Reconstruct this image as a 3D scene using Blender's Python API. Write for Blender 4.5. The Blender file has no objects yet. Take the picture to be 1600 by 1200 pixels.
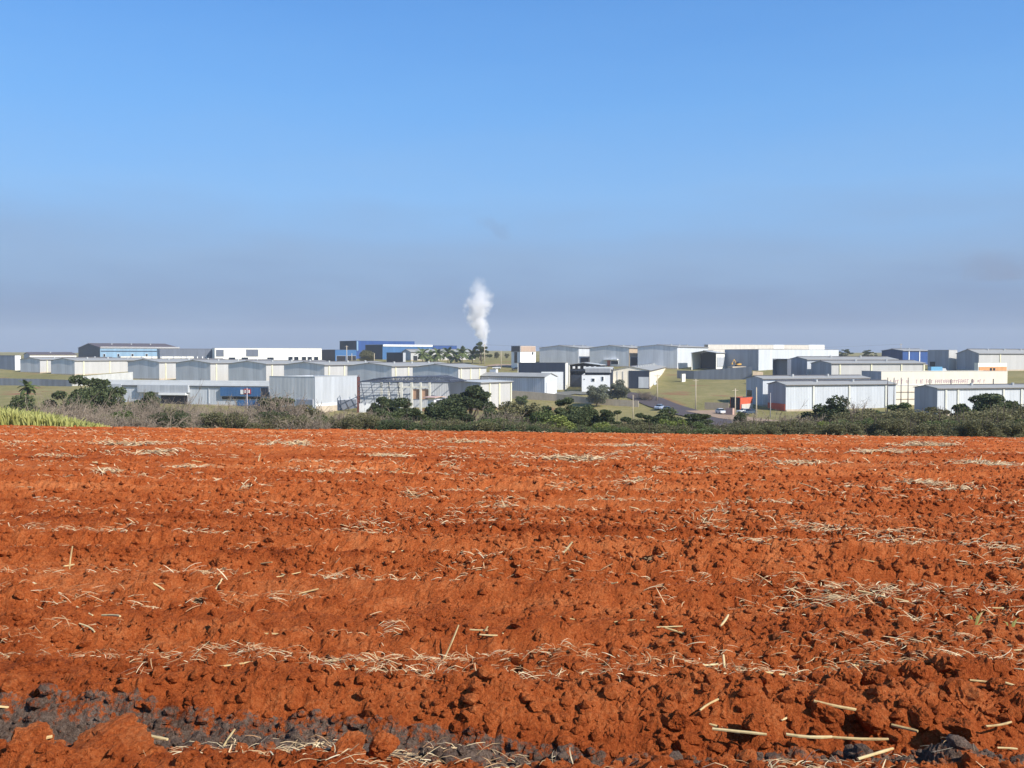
import bpy, bmesh, math, random
import numpy as np
from mathutils import Vector, Matrix
R = math.radians
sc = bpy.context.scene
col = sc.collection
random.seed(7)
rng = np.random.default_rng(7)

# ------------------------------------------------------------------ camera
CAMZ = 1.6
F = 1500.0                       # focal length in photo pixels (1600 wide)
PITCH = math.atan(44 / F)        # the horizon lies at photo row 556
cd = bpy.data.cameras.new('camera')
cam = bpy.data.objects.new('camera', cd)
col.objects.link(cam)
cd.sensor_width = 36.0
cd.lens = 36.0 * F / 1600.0
cd.clip_start = 0.05
cd.clip_end = 20000
cam.location = (0, 0, CAMZ)
cam.rotation_euler = (R(90) - PITCH, 0, 0)
sc.camera = cam

# ------------------------------------------------------------------ light
SUN_EL = R(37)
SUN_AZ = math.atan2(0.80, -0.60)         # compass angle from +Y towards +X
sun_dir = Vector((math.sin(SUN_AZ) * math.cos(SUN_EL), math.cos(SUN_AZ) * math.cos(SUN_EL), math.sin(SUN_EL)))
ld = bpy.data.lights.new('sun', 'SUN')
ld.energy = 4.8
ld.angle = R(0.53)
ld.color = (1.0, 0.94, 0.85)
lo = bpy.data.objects.new('sun', ld)
col.objects.link(lo)
lo.rotation_euler = sun_dir.to_track_quat('Z', 'Y').to_euler()
lo.location = (60, -30, 80)

w = bpy.data.worlds.new('World')
sc.world = w
w.use_nodes = True
nt = w.node_tree
nt.nodes.clear()
wo = nt.nodes.new('ShaderNodeOutputWorld')
bg = nt.nodes.new('ShaderNodeBackground')
sky = nt.nodes.new('ShaderNodeTexSky')
sky.sky_type = 'NISHITA'
sky.sun_disc = False
sky.sun_elevation = SUN_EL
sky.sun_rotation = SUN_AZ
sky.altitude = 600
sky.air_density = 1.0
sky.dust_density = 0.6
sky.ozone_density = 2.5
bg.inputs['Strength'].default_value = 0.10
# smoke haze that lies all round the horizon: thins out with elevation
tc = nt.nodes.new('ShaderNodeTexCoord')
sep = nt.nodes.new('ShaderNodeSeparateXYZ')
nt.links.new(tc.outputs['Generated'], sep.inputs[0])
def wmath(op, a, b=None, clamp=False):
    n = nt.nodes.new('ShaderNodeMath'); n.operation = op; n.use_clamp = clamp
    for i, v in enumerate((a, b)):
        if v is None: continue
        if isinstance(v, (int, float)): n.inputs[i].default_value = v
        else: nt.links.new(v, n.inputs[i])
    return n.outputs[0]
wn = nt.nodes.new('ShaderNodeTexNoise')
wmap = nt.nodes.new('ShaderNodeMapping')
wmap.inputs['Scale'].default_value = (5, 5, 26)
nt.links.new(tc.outputs['Generated'], wmap.inputs[0])
nt.links.new(wmap.outputs[0], wn.inputs['Vector'])
wn.inputs['Scale'].default_value = 1.0
wn.inputs['Detail'].default_value = 4
zc = wmath('MAXIMUM', sep.outputs['Z'], 0.0)
zc2 = wmath('ADD', zc, wmath('MULTIPLY', wmath('SUBTRACT', wn.outputs['Fac'], 0.5), 0.06))
ramp = nt.nodes.new('ShaderNodeValToRGB')
nt.links.new(wmath('MULTIPLY', zc2, 2.0, True), ramp.inputs[0])
el = ramp.color_ramp.elements
el[0].position = 0.0; el[0].color = (0.96, 0.96, 0.96, 1)
el[1].position = 1.0; el[1].color = (0.0, 0.0, 0.0, 1)
for p, v in ((0.20, 0.92), (0.34, 0.82), (0.5, 0.68), (0.7, 0.45), (0.88, 0.15)):
    e = el.new(p); e.color = (v, v, v, 1)
mix = nt.nodes.new('ShaderNodeMix'); mix.data_type = 'RGBA'
nt.links.new(ramp.outputs[0], mix.inputs['Factor'])
tint = nt.nodes.new('ShaderNodeMix'); tint.data_type = 'RGBA'; tint.blend_type = 'MULTIPLY'
tint.inputs['Factor'].default_value = 1.0
nt.links.new(sky.outputs[0], tint.inputs['A'])
tint.inputs['B'].default_value = (0.64, 1.05, 1.32, 1)
nt.links.new(tint.outputs['Result'], mix.inputs['A'])
# colour of the smoke-laden air by elevation: dull lilac at the horizon, clear blue higher up
hz = nt.nodes.new('ShaderNodeValToRGB')
nt.links.new(wmath('MULTIPLY', zc2, 2.0, True), hz.inputs[0])
he = hz.color_ramp.elements
HZ = [(0.0, (1.02, 1.42, 2.66)), (0.07, (1.20, 1.66, 2.98)), (0.19, (1.85, 2.75, 4.35)), (0.33, (1.80, 3.40, 5.90)), (0.50, (1.28, 3.10, 6.25)), (0.68, (0.88, 2.60, 6.25)), (1.0, (0.6, 2.0, 5.2))]
he[0].position = HZ[0][0]; he[0].color = tuple(v / 7 for v in HZ[0][1]) + (1,)
he[1].position = 1.0; he[1].color = tuple(v / 7 for v in HZ[-1][1]) + (1,)
for p, c in HZ[1:-1]:
    e = he.new(p); e.color = tuple(v / 7 for v in c) + (1,)
gain = nt.nodes.new('ShaderNodeVectorMath'); gain.operation = 'SCALE'; gain.inputs['Scale'].default_value = 7.0
nt.links.new(hz.outputs[0], gain.inputs[0])
nt.links.new(gain.outputs[0], mix.inputs['B'])
nt.links.new(mix.outputs['Result'], bg.inputs[0])
nt.links.new(bg.outputs[0], wo.inputs[0])

sc.view_settings.view_transform = 'Standard'
sc.view_settings.look = 'None'
sc.view_settings.gamma = 1
sc.view_settings.exposure = 0.5
sc.render.engine = 'CYCLES'
sc.cycles.use_denoising = True
sc.cycles.max_bounces = 6
sc.cycles.volume_bounces = 5
sc.cycles.transparent_max_bounces = 8

# ------------------------------------------------------------------ pixels to places
SP, CP = math.sin(PITCH), math.cos(PITCH)
def ray(px, py):
    x = (px - 800) / F; y = (600 - py) / F
    return Vector((x, CP + y * SP, -SP + y * CP))
def ux(px):
    return (px - 800) / F
def zat(py, Y):
    d = ray(800, py)
    return CAMZ + Y * d.z / d.y

K = 1.3
NEAR = [(-60, 0.0), (0, 0.0), (8, -0.24), (20, -0.72), (32, -1.32), (45, -2.05), (52, -2.62), (60, -3.4), (90, -6.8), (130, -10.4)]
FARP = [(130, -9.9), (170, -11.4), (200, -11.9), (222, -11.8), (238, -11.0), (252, -9.7), (270, -9.0), (300, -8.0), (330, -6.5), (360, -5.0),
        (400, -2.3), (430, -0.6), (480, 0.3), (700, 2.0), (1150, 5.8), (1800, 6.0), (3000, 6.0)]
PROF = NEAR + [(K * a, CAMZ + K * (b - CAMZ)) for a, b in FARP if a > 130]
PX = np.array([p[0] for p in PROF], float)
PZ = np.array([p[1] for p in PROF], float)
_fx = np.concatenate([np.arange(-60, 700, 1.0), np.arange(700, 5200, 10.0)])
_fz = np.interp(_fx, PX, PZ)
def _smooth(a, n):
    k = np.ones(n) / n
    return np.convolve(np.pad(a, n // 2, mode='edge'), k, mode='valid')[:len(a)]
_s = _smooth(_fz[:760], 9); _s2 = _smooth(_s, 9)
_fz[:760] = np.where(_fx[:760] < 40, _smooth(_fz[:760], 5), _s2)
def sstep(a, b, x):
    t = np.clip((x - a) / (b - a), 0, 1)
    return t * t * (3 - 2 * t)
def ground(X, Y):
    X = np.asarray(X, float); Y = np.asarray(Y, float)
    z = np.interp(Y, _fx, _fz)
    tilt = 0.0113 * np.clip(X, -60, 60) * (1 - sstep(60, 110, Y))
    lift = 3.4 * sstep(75, 165, X) * sstep(275, 370, Y) * (1 - sstep(400, 540, Y))
    return z - tilt + lift
def g(X, Y):
    return float(ground(X, Y))
def hit(px, py, y0=3.0, y1=1500.0):
    d = ray(px, py)
    Y = y0; prev = None
    while Y < y1:
        t = Y / d.y
        dz = CAMZ + d.z * t - g(d.x * t, Y)
        if dz < 0:
            if prev is None: return Vector((d.x * t, Y, g(d.x * t, Y)))
            lo_, hi_ = prev, Y
            for _ in range(30):
                m = 0.5 * (lo_ + hi_); t = m / d.y
                if CAMZ + d.z * t - g(d.x * t, m) < 0: hi_ = m
                else: lo_ = m
            t = hi_ / d.y
            return Vector((d.x * t, hi_, g(d.x * t, hi_)))
        prev = Y
        Y *= 1.01
    return None

# ------------------------------------------------------------------ materials
def S(r, g_, b):
    f = lambda v: (v / 255) / 12.92 if v / 255 <= 0.04045 else ((v / 255 + 0.055) / 1.055) ** 2.4
    return (f(r), f(g_), f(b), 1.0)
class NT:
    def __init__(s, name):
        s.m = bpy.data.materials.new(name); s.m.use_nodes = True
        s.t = s.m.node_tree; s.t.nodes.clear()
        s.out = s.t.nodes.new('ShaderNodeOutputMaterial')
    def n(s, typ, **kw):
        nd = s.t.nodes.new(typ)
        for k, v in kw.items(): setattr(nd, k, v)
        return nd
    def l(s, a, b): s.t.links.new(a, b)
    def math(s, op, a, b=None, c=None, clamp=False):
        nd = s.n('ShaderNodeMath', operation=op); nd.use_clamp = clamp
        for i, v in enumerate((a, b, c)):
            if v is None: continue
            if isinstance(v, (int, float)): nd.inputs[i].default_value = v
            else: s.l(v, nd.inputs[i])
        return nd.outputs[0]
    def mix(s, fac, a, b, blend='MIX'):
        nd = s.n('ShaderNodeMix', data_type='RGBA', blend_type=blend)
        for k, v in (('Factor', fac), ('A', a), ('B', b)):
            if isinstance(v, (int, float)): nd.inputs[k].default_value = v
            elif isinstance(v, tuple): nd.inputs[k].default_value = v
            else: s.l(v, nd.inputs[k])
        return nd.outputs['Result']
    def noise(s, scale, detail=4, vec=None, rough=0.55):
        nd = s.n('ShaderNodeTexNoise'); nd.inputs['Scale'].default_value = scale
        nd.inputs['Detail'].default_value = detail; nd.inputs['Roughness'].default_value = rough
        if vec is not None: s.l(vec, nd.inputs['Vector'])
        return nd.outputs['Fac']
    def ramp(s, fac, stops):
        nd = s.n('ShaderNodeValToRGB'); s.l(fac, nd.inputs[0])
        e = nd.color_ramp.elements
        e[0].position, e[0].color = stops[0]; e[1].position, e[1].color = stops[-1]
        for p, c in stops[1:-1]:
            x = e.new(p); x.color = c
        return nd.outputs[0]
    def bsdf(s, color, rough=0.7, bump=None, dist=0.02, strength=1.0, metallic=0.0, spec=0.3):
        b = s.n('ShaderNodeBsdfPrincipled')
        if isinstance(color, tuple): b.inputs['Base Color'].default_value = color
        else: s.l(color, b.inputs['Base Color'])
        b.inputs['Roughness'].default_value = rough
        b.inputs['Metallic'].default_value = metallic
        b.inputs['Specular IOR Level'].default_value = spec
        if bump is not None:
            bn = s.n('ShaderNodeBump'); bn.inputs['Distance'].default_value = dist; bn.inputs['Strength'].default_value = strength
            s.l(bump, bn.inputs['Height']); s.l(bn.outputs[0], b.inputs['Normal'])
        s.l(b.outputs[0], s.out.inputs[0])
        return b
MC = {}
def cladding(c, period=0.55, amt=0.16):
    """ribbed sheet cladding: vertical ribs, sheet to sheet tone, streaky grime"""
    key = ('clad', c, period, amt)
    if key in MC: return MC[key]
    k = NT('sheet_cladding')
    t = k.n('ShaderNodeTexCoord'); sp = k.n('ShaderNodeSeparateXYZ'); k.l(t.outputs['Object'], sp.inputs[0])
    s = k.math('ADD', sp.outputs[0], sp.outputs[1])
    rib = k.math('SINE', k.math('MULTIPLY', s, 2 * math.pi / period))
    rib = k.math('MULTIPLY_ADD', rib, 0.5, 0.5)
    sheet = k.n('ShaderNodeTexWhiteNoise', noise_dimensions='1D')
    k.l(k.math('FLOOR', k.math('DIVIDE', s, 1.9)), sheet.inputs['W'])
    mp = k.n('ShaderNodeMapping'); mp.inputs['Scale'].default_value = (1.0, 1.0, 0.12); k.l(t.outputs['Object'], mp.inputs[0])
    gr = k.noise(0.9, 5, mp.outputs[0])
    f = k.math('ADD', k.math('MULTIPLY', sheet.outputs['Value'], 0.5), k.math('MULTIPLY_ADD', gr, 1.5, -0.35))
    dark = tuple(v * (1 - amt * 1.6) for v in S(*c)[:3]) + (1,)
    base = k.mix(k.math('SUBTRACT', f, 0.25, clamp=True), S(*c), dark)
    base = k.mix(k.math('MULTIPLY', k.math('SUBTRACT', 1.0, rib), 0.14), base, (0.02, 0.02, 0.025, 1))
    k.bsdf(base, 0.5, rib, 0.04, 0.7, spec=0.35)
    MC[key] = k.m
    return k.m
def paint(c, rough=0.75, amt=0.18):
    key = ('paint', c, rough, amt)
    if key in MC: return MC[key]
    k = NT('painted_surface')
    t = k.n('ShaderNodeTexCoord')
    mp = k.n('ShaderNodeMapping'); mp.inputs['Scale'].default_value = (1, 1, 0.35); k.l(t.outputs['Object'], mp.inputs[0])
    n1 = k.noise(0.7, 6, mp.outputs[0], 0.65); n2 = k.noise(14, 3, t.outputs['Object'])
    dk = tuple(v * (1 - amt * 1.8) for v in S(*c)[:3]) + (1,)
    base = k.mix(k.math('MULTIPLY_ADD', n1, 1.8, -0.5, clamp=True), dk, S(*c))
    k.bsdf(base, rough, n2, 0.01, 0.4)
    MC[key] = k.m
    return k.m
def glossy(c, rough=0.25, metallic=0.0):
    key = ('gloss', c, rough, metallic)
    if key in MC: return MC[key]
    k = NT('smooth_paint')
    t = k.n('ShaderNodeTexCoord')
    n1 = k.noise(3.0, 4, t.outputs['Object'])
    dk = tuple(v * 0.8 for v in S(*c)[:3]) + (1,)
    k.bsdf(k.mix(n1, dk, S(*c)), rough, metallic=metallic, spec=0.5)
    MC[key] = k.m
    return k.m
def roofing(c):
    key = ('roof', c)
    if key in MC: return MC[key]
    k = NT('roof_sheet')
    t = k.n('ShaderNodeTexCoord'); sp = k.n('ShaderNodeSeparateXYZ'); k.l(t.outputs['Object'], sp.inputs[0])
    rib = k.math('SINE', k.math('MULTIPLY', sp.outputs[0], 9.0))
    n1 = k.noise(0.35, 5, t.outputs['Object'], 0.65)
    dk = tuple(v * 0.65 for v in S(*c)[:3]) + (1,)
    base = k.mix(n1, dk, S(*c))
    k.bsdf(base, 0.55, rib, 0.03, 0.5)
    MC[key] = k.m
    return k.m
def foliage(name, dark, light, trans=0.25):
    k = NT(name)
    geo = k.n('ShaderNodeNewGeometry'); oi = k.n('ShaderNodeObjectInfo')
    t = k.n('ShaderNodeTexCoord')
    n1 = k.noise(0.55, 3, t.outputs['Object'])
    f = k.math('ADD', k.math('MULTIPLY', geo.outputs['Random Per Island'], 0.55), k.math('MULTIPLY', n1, 0.55))
    f = k.math('ADD', f, k.math('MULTIPLY_ADD', oi.outputs['Random'], 0.3, -0.2), clamp=True)
    c = k.mix(f, dark + (1,), light + (1,))
    b = k.bsdf(c, 0.6, spec=0.25)
    tr = k.n('ShaderNodeBsdfTranslucent'); k.l(c, tr.inputs[0])
    mx = k.n('ShaderNodeMixShader'); mx.inputs[0].default_value = trans
    k.l(b.outputs[0], mx.inputs[1]); k.l(tr.outputs[0], mx.inputs[2]); k.l(mx.outputs[0], k.out.inputs[0])
    return k.m
FURROW = R(1.6)
def soil_material():
    k = NT('red_soil')
    geo = k.n('ShaderNodeNewGeometry')
    at = k.n('ShaderNodeAttribute'); at.attribute_name = 'ash'
    P = geo.outputs['Position']
    mp = k.n('ShaderNodeMapping'); mp.inputs['Scale'].default_value = (0.22, 1.0, 1.0); mp.inputs['Rotation'].default_value = (0, 0, R(-2)); k.l(P, mp.inputs[0])
    mp2 = k.n('ShaderNodeMapping'); mp2.inputs['Scale'].default_value = (0.16, 2.3, 0.5); mp2.inputs['Rotation'].default_value = (0, 0, FURROW); k.l(P, mp2.inputs[0]); big = k.math('ADD', k.math('MULTIPLY', k.noise(0.5, 4, mp.outputs[0]), 0.45), k.math('MULTIPLY', k.noise(1.0, 4, mp2.outputs[0], 0.6), 0.75)); mid = k.noise(5, 5, P, 0.6); fine = k.noise(55, 5, P, 0.7); grit = k.noise(210, 3, P, 0.7)
    f = k.math('ADD', k.math('MULTIPLY_ADD', big, 0.55, -0.13), k.math('ADD', k.math('MULTIPLY', mid, 0.38), k.math('MULTIPLY', fine, 0.55)))
    c = k.ramp(f, [(0.46, (0.110, 0.020, 0.0052, 1)), (0.57, (0.310, 0.064, 0.0150, 1)), (0.68, (0.44, 0.106, 0.027, 1)), (0.82, (0.58, 0.190, 0.064, 1))])
    ac = k.ramp(k.math('MULTIPLY_ADD', fine, 0.7, k.math('MULTIPLY', mid, 0.35)), [(0.35, (0.075, 0.042, 0.028, 1)), (0.52, (0.150, 0.102, 0.076, 1)), (0.7, (0.26, 0.19, 0.148, 1))])
    am = k.math('MULTIPLY', k.math('ADD', at.outputs['Fac'], k.math('MULTIPLY_ADD', k.noise(22, 5, P, 0.75), 4.4, -2.1)), 2.0, clamp=True)
    am = k.math('MULTIPLY', am, k.math('GREATER_THAN', at.outputs['Fac'], 0.02))
    c = k.mix(am, c, ac)
    h = k.math('ADD', k.math('MULTIPLY', fine, 1.0), k.math('MULTIPLY', grit, 0.35))
    k.bsdf(c, 0.95, h, 0.035, 1.0, spec=0.08)
    return k.m
def ground_material():
    k = NT('grassland')
    geo = k.n('ShaderNodeNewGeometry'); P = geo.outputs['Position']
    sp = k.n('ShaderNodeSeparateXYZ'); k.l(P, sp.inputs[0])
    big = k.noise(0.03, 5, P, 0.6); mid = k.noise(0.35, 5, P, 0.65); fine = k.noise(3.0, 4, P, 0.7)
    f = k.math('ADD', k.math('MULTIPLY', big, 0.4), k.math('ADD', k.math('MULTIPLY', mid, 0.4), k.math('MULTIPLY', fine, 0.3)))
    c = k.ramp(f, [(0.36, (0.105, 0.098, 0.032, 1)), (0.52, (0.20, 0.178, 0.066, 1)), (0.66, (0.29, 0.235, 0.105, 1)), (0.8, (0.34, 0.25, 0.14, 1))])
    bare = k.math('MULTIPLY', k.math('SUBTRACT', k.noise(0.045, 4, P, 0.6), 0.60), 9.0, clamp=True)
    c = k.mix(bare, c, (0.25, 0.115, 0.062, 1))
    red = k.ramp(k.noise(2.0, 5, P), [(0.3, (0.28, 0.065, 0.018, 1)), (0.7, (0.50, 0.14, 0.04, 1))])
    near = k.math('SUBTRACT', 1.0, k.math('DIVIDE', k.math('SUBTRACT', sp.outputs[1], 54.0), 4.0), clamp=True)
    c = k.mix(near, c, red)
    k.bsdf(c, 0.95, fine, 0.25, 0.6, spec=0.1)
    return k.m
def flat_ground(name, a, b, scale):
    k = NT(name)
    geo = k.n('ShaderNodeNewGeometry'); P = geo.outputs['Position']
    n = k.noise(scale, 6, P, 0.65); n2 = k.noise(scale * 9, 4, P)
    k.bsdf(k.mix(k.math('ADD', k.math('MULTIPLY', n, 0.7), k.math('MULTIPLY', n2, 0.3)), a + (1,), b + (1,)), 0.9, n2, 0.02, 0.6, spec=0.15)
    return k.m
M_SOIL = soil_material()
M_GROUND = ground_material()
def straw_material():
    k = NT('dry_straw')
    geo = k.n('ShaderNodeNewGeometry')
    n = k.noise(30, 3, geo.outputs['Position'])
    f = k.math('ADD', k.math('MULTIPLY', geo.outputs['Random Per Island'], 0.7), k.math('MULTIPLY', n, 0.4), clamp=True)
    c = k.ramp(f, [(0.1, (0.27, 0.12, 0.05, 1)), (0.45, (0.46, 0.30, 0.15, 1)), (0.8, (0.62, 0.48, 0.28, 1)), (1.0, (0.78, 0.68, 0.47, 1))])
    k.bsdf(c, 0.6, spec=0.3)
    return k.m
M_STRAW = straw_material()
def stalk_material():
    k = NT('cane_stalk')
    t = k.n('ShaderNodeTexCoord'); geo = k.n('ShaderNodeNewGeometry'); oi = k.n('ShaderNodeObjectInfo')
    n = k.noise(25, 4, geo.outputs['Position'])
    f = k.math('ADD', k.math('MULTIPLY', n, 0.7), k.math('MULTIPLY', oi.outputs['Random'], 0.35), clamp=True)
    c = k.ramp(f, [(0.15, (0.30, 0.17, 0.07, 1)), (0.45, (0.50, 0.36, 0.16, 1)), (0.9, (0.68, 0.56, 0.31, 1))])
    k.bsdf(c, 0.55, n, 0.004, 0.6, spec=0.35)
    return k.m
M_STALK = stalk_material()

# ------------------------------------------------------------------ mesh helpers
def mesh_np(name, V, Fq, mat, smooth=False):
    """V (n,3) array, Fq (m,k) faces all with k corners"""
    V = np.asarray(V, np.float32); Fq = np.asarray(Fq, np.int32)
    me = bpy.data.meshes.new(name)
    me.vertices.add(len(V)); me.vertices.foreach_set('co', V.ravel())
    k = Fq.shape[1]
    me.loops.add(Fq.size); me.loops.foreach_set('vertex_index', Fq.ravel())
    me.polygons.add(len(Fq)); me.polygons.foreach_set('loop_start', np.arange(0, Fq.size, k, dtype=np.int32))
    me.polygons.foreach_set('use_smooth', np.full(len(Fq), smooth, bool))
    me.update(calc_edges=True); me.validate()
    if mat: me.materials.append(mat)
    return me
def link(name, me, parent=None, loc=(0, 0, 0), rot=(0, 0, 0), scale=None):
    o = bpy.data.objects.new(name, me); col.objects.link(o)
    if parent is not None: o.parent = parent
    o.location = loc; o.rotation_euler = rot
    if scale is not None: o.scale = scale if hasattr(scale, '__len__') else (scale,) * 3
    return o
def tag(o, label=None, cat=None, group=None, kind=None):
    if label: o['label'] = label
    if cat: o['category'] = cat
    if group: o['group'] = group
    if kind: o['kind'] = kind
    return o
class MB:
    """collects simple solids into one mesh"""
    def __init__(s): s.v = []; s.f = []
    def add(s, vs, fs):
        b = len(s.v); s.v += [tuple(v) for v in vs]; s.f += [tuple(b + i for i in f) for f in fs]; return s
    def box(s, x0, x1, y0, y1, z0, z1):
        return s.add([(x0, y0, z0), (x1, y0, z0), (x1, y1, z0), (x0, y1, z0), (x0, y0, z1), (x1, y0, z1), (x1, y1, z1), (x0, y1, z1)],
                     [(0, 3, 2, 1), (4, 5, 6, 7), (0, 1, 5, 4), (1, 2, 6, 5), (2, 3, 7, 6), (3, 0, 4, 7)])
    def prism(s, poly, axis, a0, a1):
        """extrude polygon along an axis; poly points are the other two coordinates in xyz order"""
        def mk(p, a):
            return (a, p[0], p[1]) if axis == 0 else ((p[0], a, p[1]) if axis == 1 else (p[0], p[1], a))
        n = len(poly)
        vs = [mk(p, a0) for p in poly] + [mk(p, a1) for p in poly]
        fs = [tuple(range(n))[::-1], tuple(range(n, 2 * n))] + [(i, (i + 1) % n, n + (i + 1) % n, n + i) for i in range(n)]
        return s.add(vs, fs)
    def bar(s, p, q, r0, r1=None, n=6):
        p = Vector(p); q = Vector(q); r1 = r0 if r1 is None else r1
        d = (q - p).normalized(); u = d.orthogonal().normalized(); v = d.cross(u)
        vs = []
        for P, r in ((p, r0), (q, r1)):
            for i in range(n):
                a = 2 * math.pi * i / n
                vs.append(P + u * (r * math.cos(a)) + v * (r * math.sin(a)))
        fs = [tuple(range(n))[::-1], tuple(range(n, 2 * n))] + [(i, (i + 1) % n, n + (i + 1) % n, n + i) for i in range(n)]
        return s.add(vs, fs)
    def build(s, name, mat, parent=None, smooth=False):
        me = bpy.data.meshes.new(name); me.from_pydata(s.v, [], s.f); me.update()
        bm = bmesh.new(); bm.from_mesh(me); bmesh.ops.recalc_face_normals(bm, faces=bm.faces); bm.to_mesh(me); bm.free()
        if smooth:
            for p in me.polygons: p.use_smooth = True
        me.materials.append(mat)
        return link(name, me, parent)
def empty(name, loc, rz=0.0):
    o = bpy.data.objects.new(name, None); col.objects.link(o)
    o.location = loc; o.rotation_euler = (0, 0, rz); o.empty_display_size = 0.5
    return o
def dup(o, parent=None):
    c = o.copy(); col.objects.link(c); c.parent = parent
    for ch in list(o.children): dup(ch, c)
    return c

# ------------------------------------------------------------------ noise in numpy
def _hash(ix, iy, seed):
    h = (ix.astype(np.int64) * 374761393 + iy.astype(np.int64) * 668265263 + seed * 1442695041) & 0xFFFFFFFF
    h = ((h ^ (h >> 13)) * 1274126177) & 0xFFFFFFFF
    h = ((h ^ (h >> 16)) * 2246822519) & 0xFFFFFFFF
    return ((h ^ (h >> 15)) & 0xFFFFFF).astype(np.float64) / 0xFFFFFF
def vnoise(x, y, seed=0):
    ix = np.floor(x); iy = np.floor(y); fx = x - ix; fy = y - iy
    fx = fx * fx * fx * (fx * (fx * 6 - 15) + 10); fy = fy * fy * fy * (fy * (fy * 6 - 15) + 10)
    a = _hash(ix, iy, seed); b = _hash(ix + 1, iy, seed); c = _hash(ix, iy + 1, seed); d = _hash(ix + 1, iy + 1, seed)
    return (a * (1 - fx) + b * fx) * (1 - fy) + (c * (1 - fx) + d * fx) * fy
def fbm(x, y, seed=0, oct=4, gain=0.5):
    t = 0; amp = 1; tot = 0
    for i in range(oct):
        t = t + amp * vnoise(x * 2 ** i + 17.3 * i, y * 2 ** i - 9.1 * i, seed + i); tot += amp; amp *= gain
    return t / tot
def lumps(x, y, size, seed, cover=0.6):
    """faceted lumps one per cell: height 0..1"""
    X = x / size; Y = y / size
    ix = np.floor(X); iy = np.floor(Y)
    out = np.zeros_like(X)
    for dx in (-1, 0, 1):
        for dy in (-1, 0, 1):
            cx = ix + dx; cy = iy + dy
            r1 = _hash(cx, cy, seed); r2 = _hash(cx, cy, seed + 1); r3 = _hash(cx, cy, seed + 2); r4 = _hash(cx, cy, seed + 3)
            px = X - (cx + 0.15 + 0.7 * r1); py = Y - (cy + 0.15 + 0.7 * r2)
            a = r4 * 6.283
            qx = px * np.cos(a) + py * np.sin(a); qy = -px * np.sin(a) + py * np.cos(a)
            rad = 0.30 + 0.42 * r3
            m = np.maximum(np.maximum(np.abs(qx) * 0.95, np.abs(qy) * 1.15), (np.abs(qx) + np.abs(qy)) * 0.74) / rad
            h = np.clip(1.25 - m, 0, 1.0) ** 0.62 * (0.55 + 0.45 * r1) * (r2 < cover) * (rad / 0.72)
            h = h * (1 + 0.5 * (qx * (r1 - 0.5) + qy * (r2 - 0.3)))
            out = np.maximum(out, h)
    return out
FUR = R(1.6)
def furrow(x, y):
    """signed height of the plough lines, and the distance coordinate across them"""
    u = y * math.cos(FUR) + x * math.sin(FUR) + 0.25 * (vnoise(x * 0.16, y * 0.5, 91) - 0.5) + 0.12 * (vnoise(x * 0.9, y * 0.9, 92) - 0.5)
    return u
# burnt strip across the near field
ash_px = [(-300, 1130, 24), (0, 1134, 27), (250, 1146, 28), (480, 1153, 27), (700, 1162, 23), (900, 1172, 16), (1110, 1175, 13), (1400, 1178, 15), (1600, 1180, 15), (1900, 1190, 15)]
ash_pts = []
for a, b, h in ash_px:
    p = hit(a, b); p2 = hit(a, b + h)
    ash_pts.append((p.x, p.y, p.y - p2.y))
ash_x = np.array([p[0] for p in ash_pts]); ash_y = np.array([p[1] for p in ash_pts]); ash_w = np.array([p[2] for p in ash_pts])
def ash(x, y):
    c = np.interp(x, ash_x, ash_y); hw = np.interp(x, ash_x, ash_w)
    d = np.abs(y - c) / hw
    return np.clip(1.25 - d, 0, 1) * (y < 8)
def soil_height(x, y):
    d = np.hypot(x, y)
    u = furrow(x, y)
    band = 0.5 + 0.3 * np.sin(u * 2 * math.pi / 1.15 + 2.0 + 1.6 * (vnoise(x * .22, u * .8, 33) - .5)) + 0.3 * np.sin(u * 2 * math.pi / 0.52 + 3 * vnoise(x * .2, u * .5, 36))
    rough = (0.36 + 0.62 * fbm(x * 0.35, u * 0.9, 31, 3)) * (0.5 + 1.0 * band)   # crumbly lines and smoother ones
    z = 0.066 * np.sin(u * 2 * math.pi / 1.15) * (0.5 + vnoise(x * 0.13, u * 0.7, 5)) + 0.030 * np.sin(u * 2 * math.pi / 0.52 + 4 * vnoise(x * .3, u, 8))
    z = z + 0.10 * (fbm(x * 0.8, y * 1.3, 11, 4) - 0.5)
    wx = x + 0.055 * (fbm(x * 7, y * 7, 101, 3) - 0.5) * 2; wy = y + 0.055 * (fbm(x * 7 + 40, y * 7, 102, 3) - 0.5) * 2
    far = sstep(6.5, 13, d)
    lp = 0.105 * (1 - 0.72 * far) * lumps(wx, wy, 0.34, 41, 0.28) + (1 - 0.40 * far) * 0.062 * lumps(wx + 3.3, wy + 1.7, 0.17, 51, 0.46)
    lp = lp + 0.040 * lumps(wx + 1.1, wy + 5.7, 0.085, 61, 0.72)
    near = d < 20
    sm = np.zeros_like(z)
    if near.any():
        xs, ys = wx[near], wy[near]
        rid = 1 - np.abs(2 * fbm(xs * 9, ys * 9, 81, 4, .6) - 1)
        sm[near] = 0.024 * lumps(xs, ys, 0.042, 71, 0.8) + 0.060 * (rid - 0.75) + 0.022 * (fbm(xs * 30, ys * 30, 75, 3, .6) - 0.5)
    z = z + rough * (lp + sm)
    a = ash(x, y)
    return z - 0.02 * (a > 0.2)
def field_z(x, y):
    x = np.atleast_1d(np.asarray(x, float)); y = np.atleast_1d(np.asarray(y, float))
    return ground(x, y) + soil_height(x, y)

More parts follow.
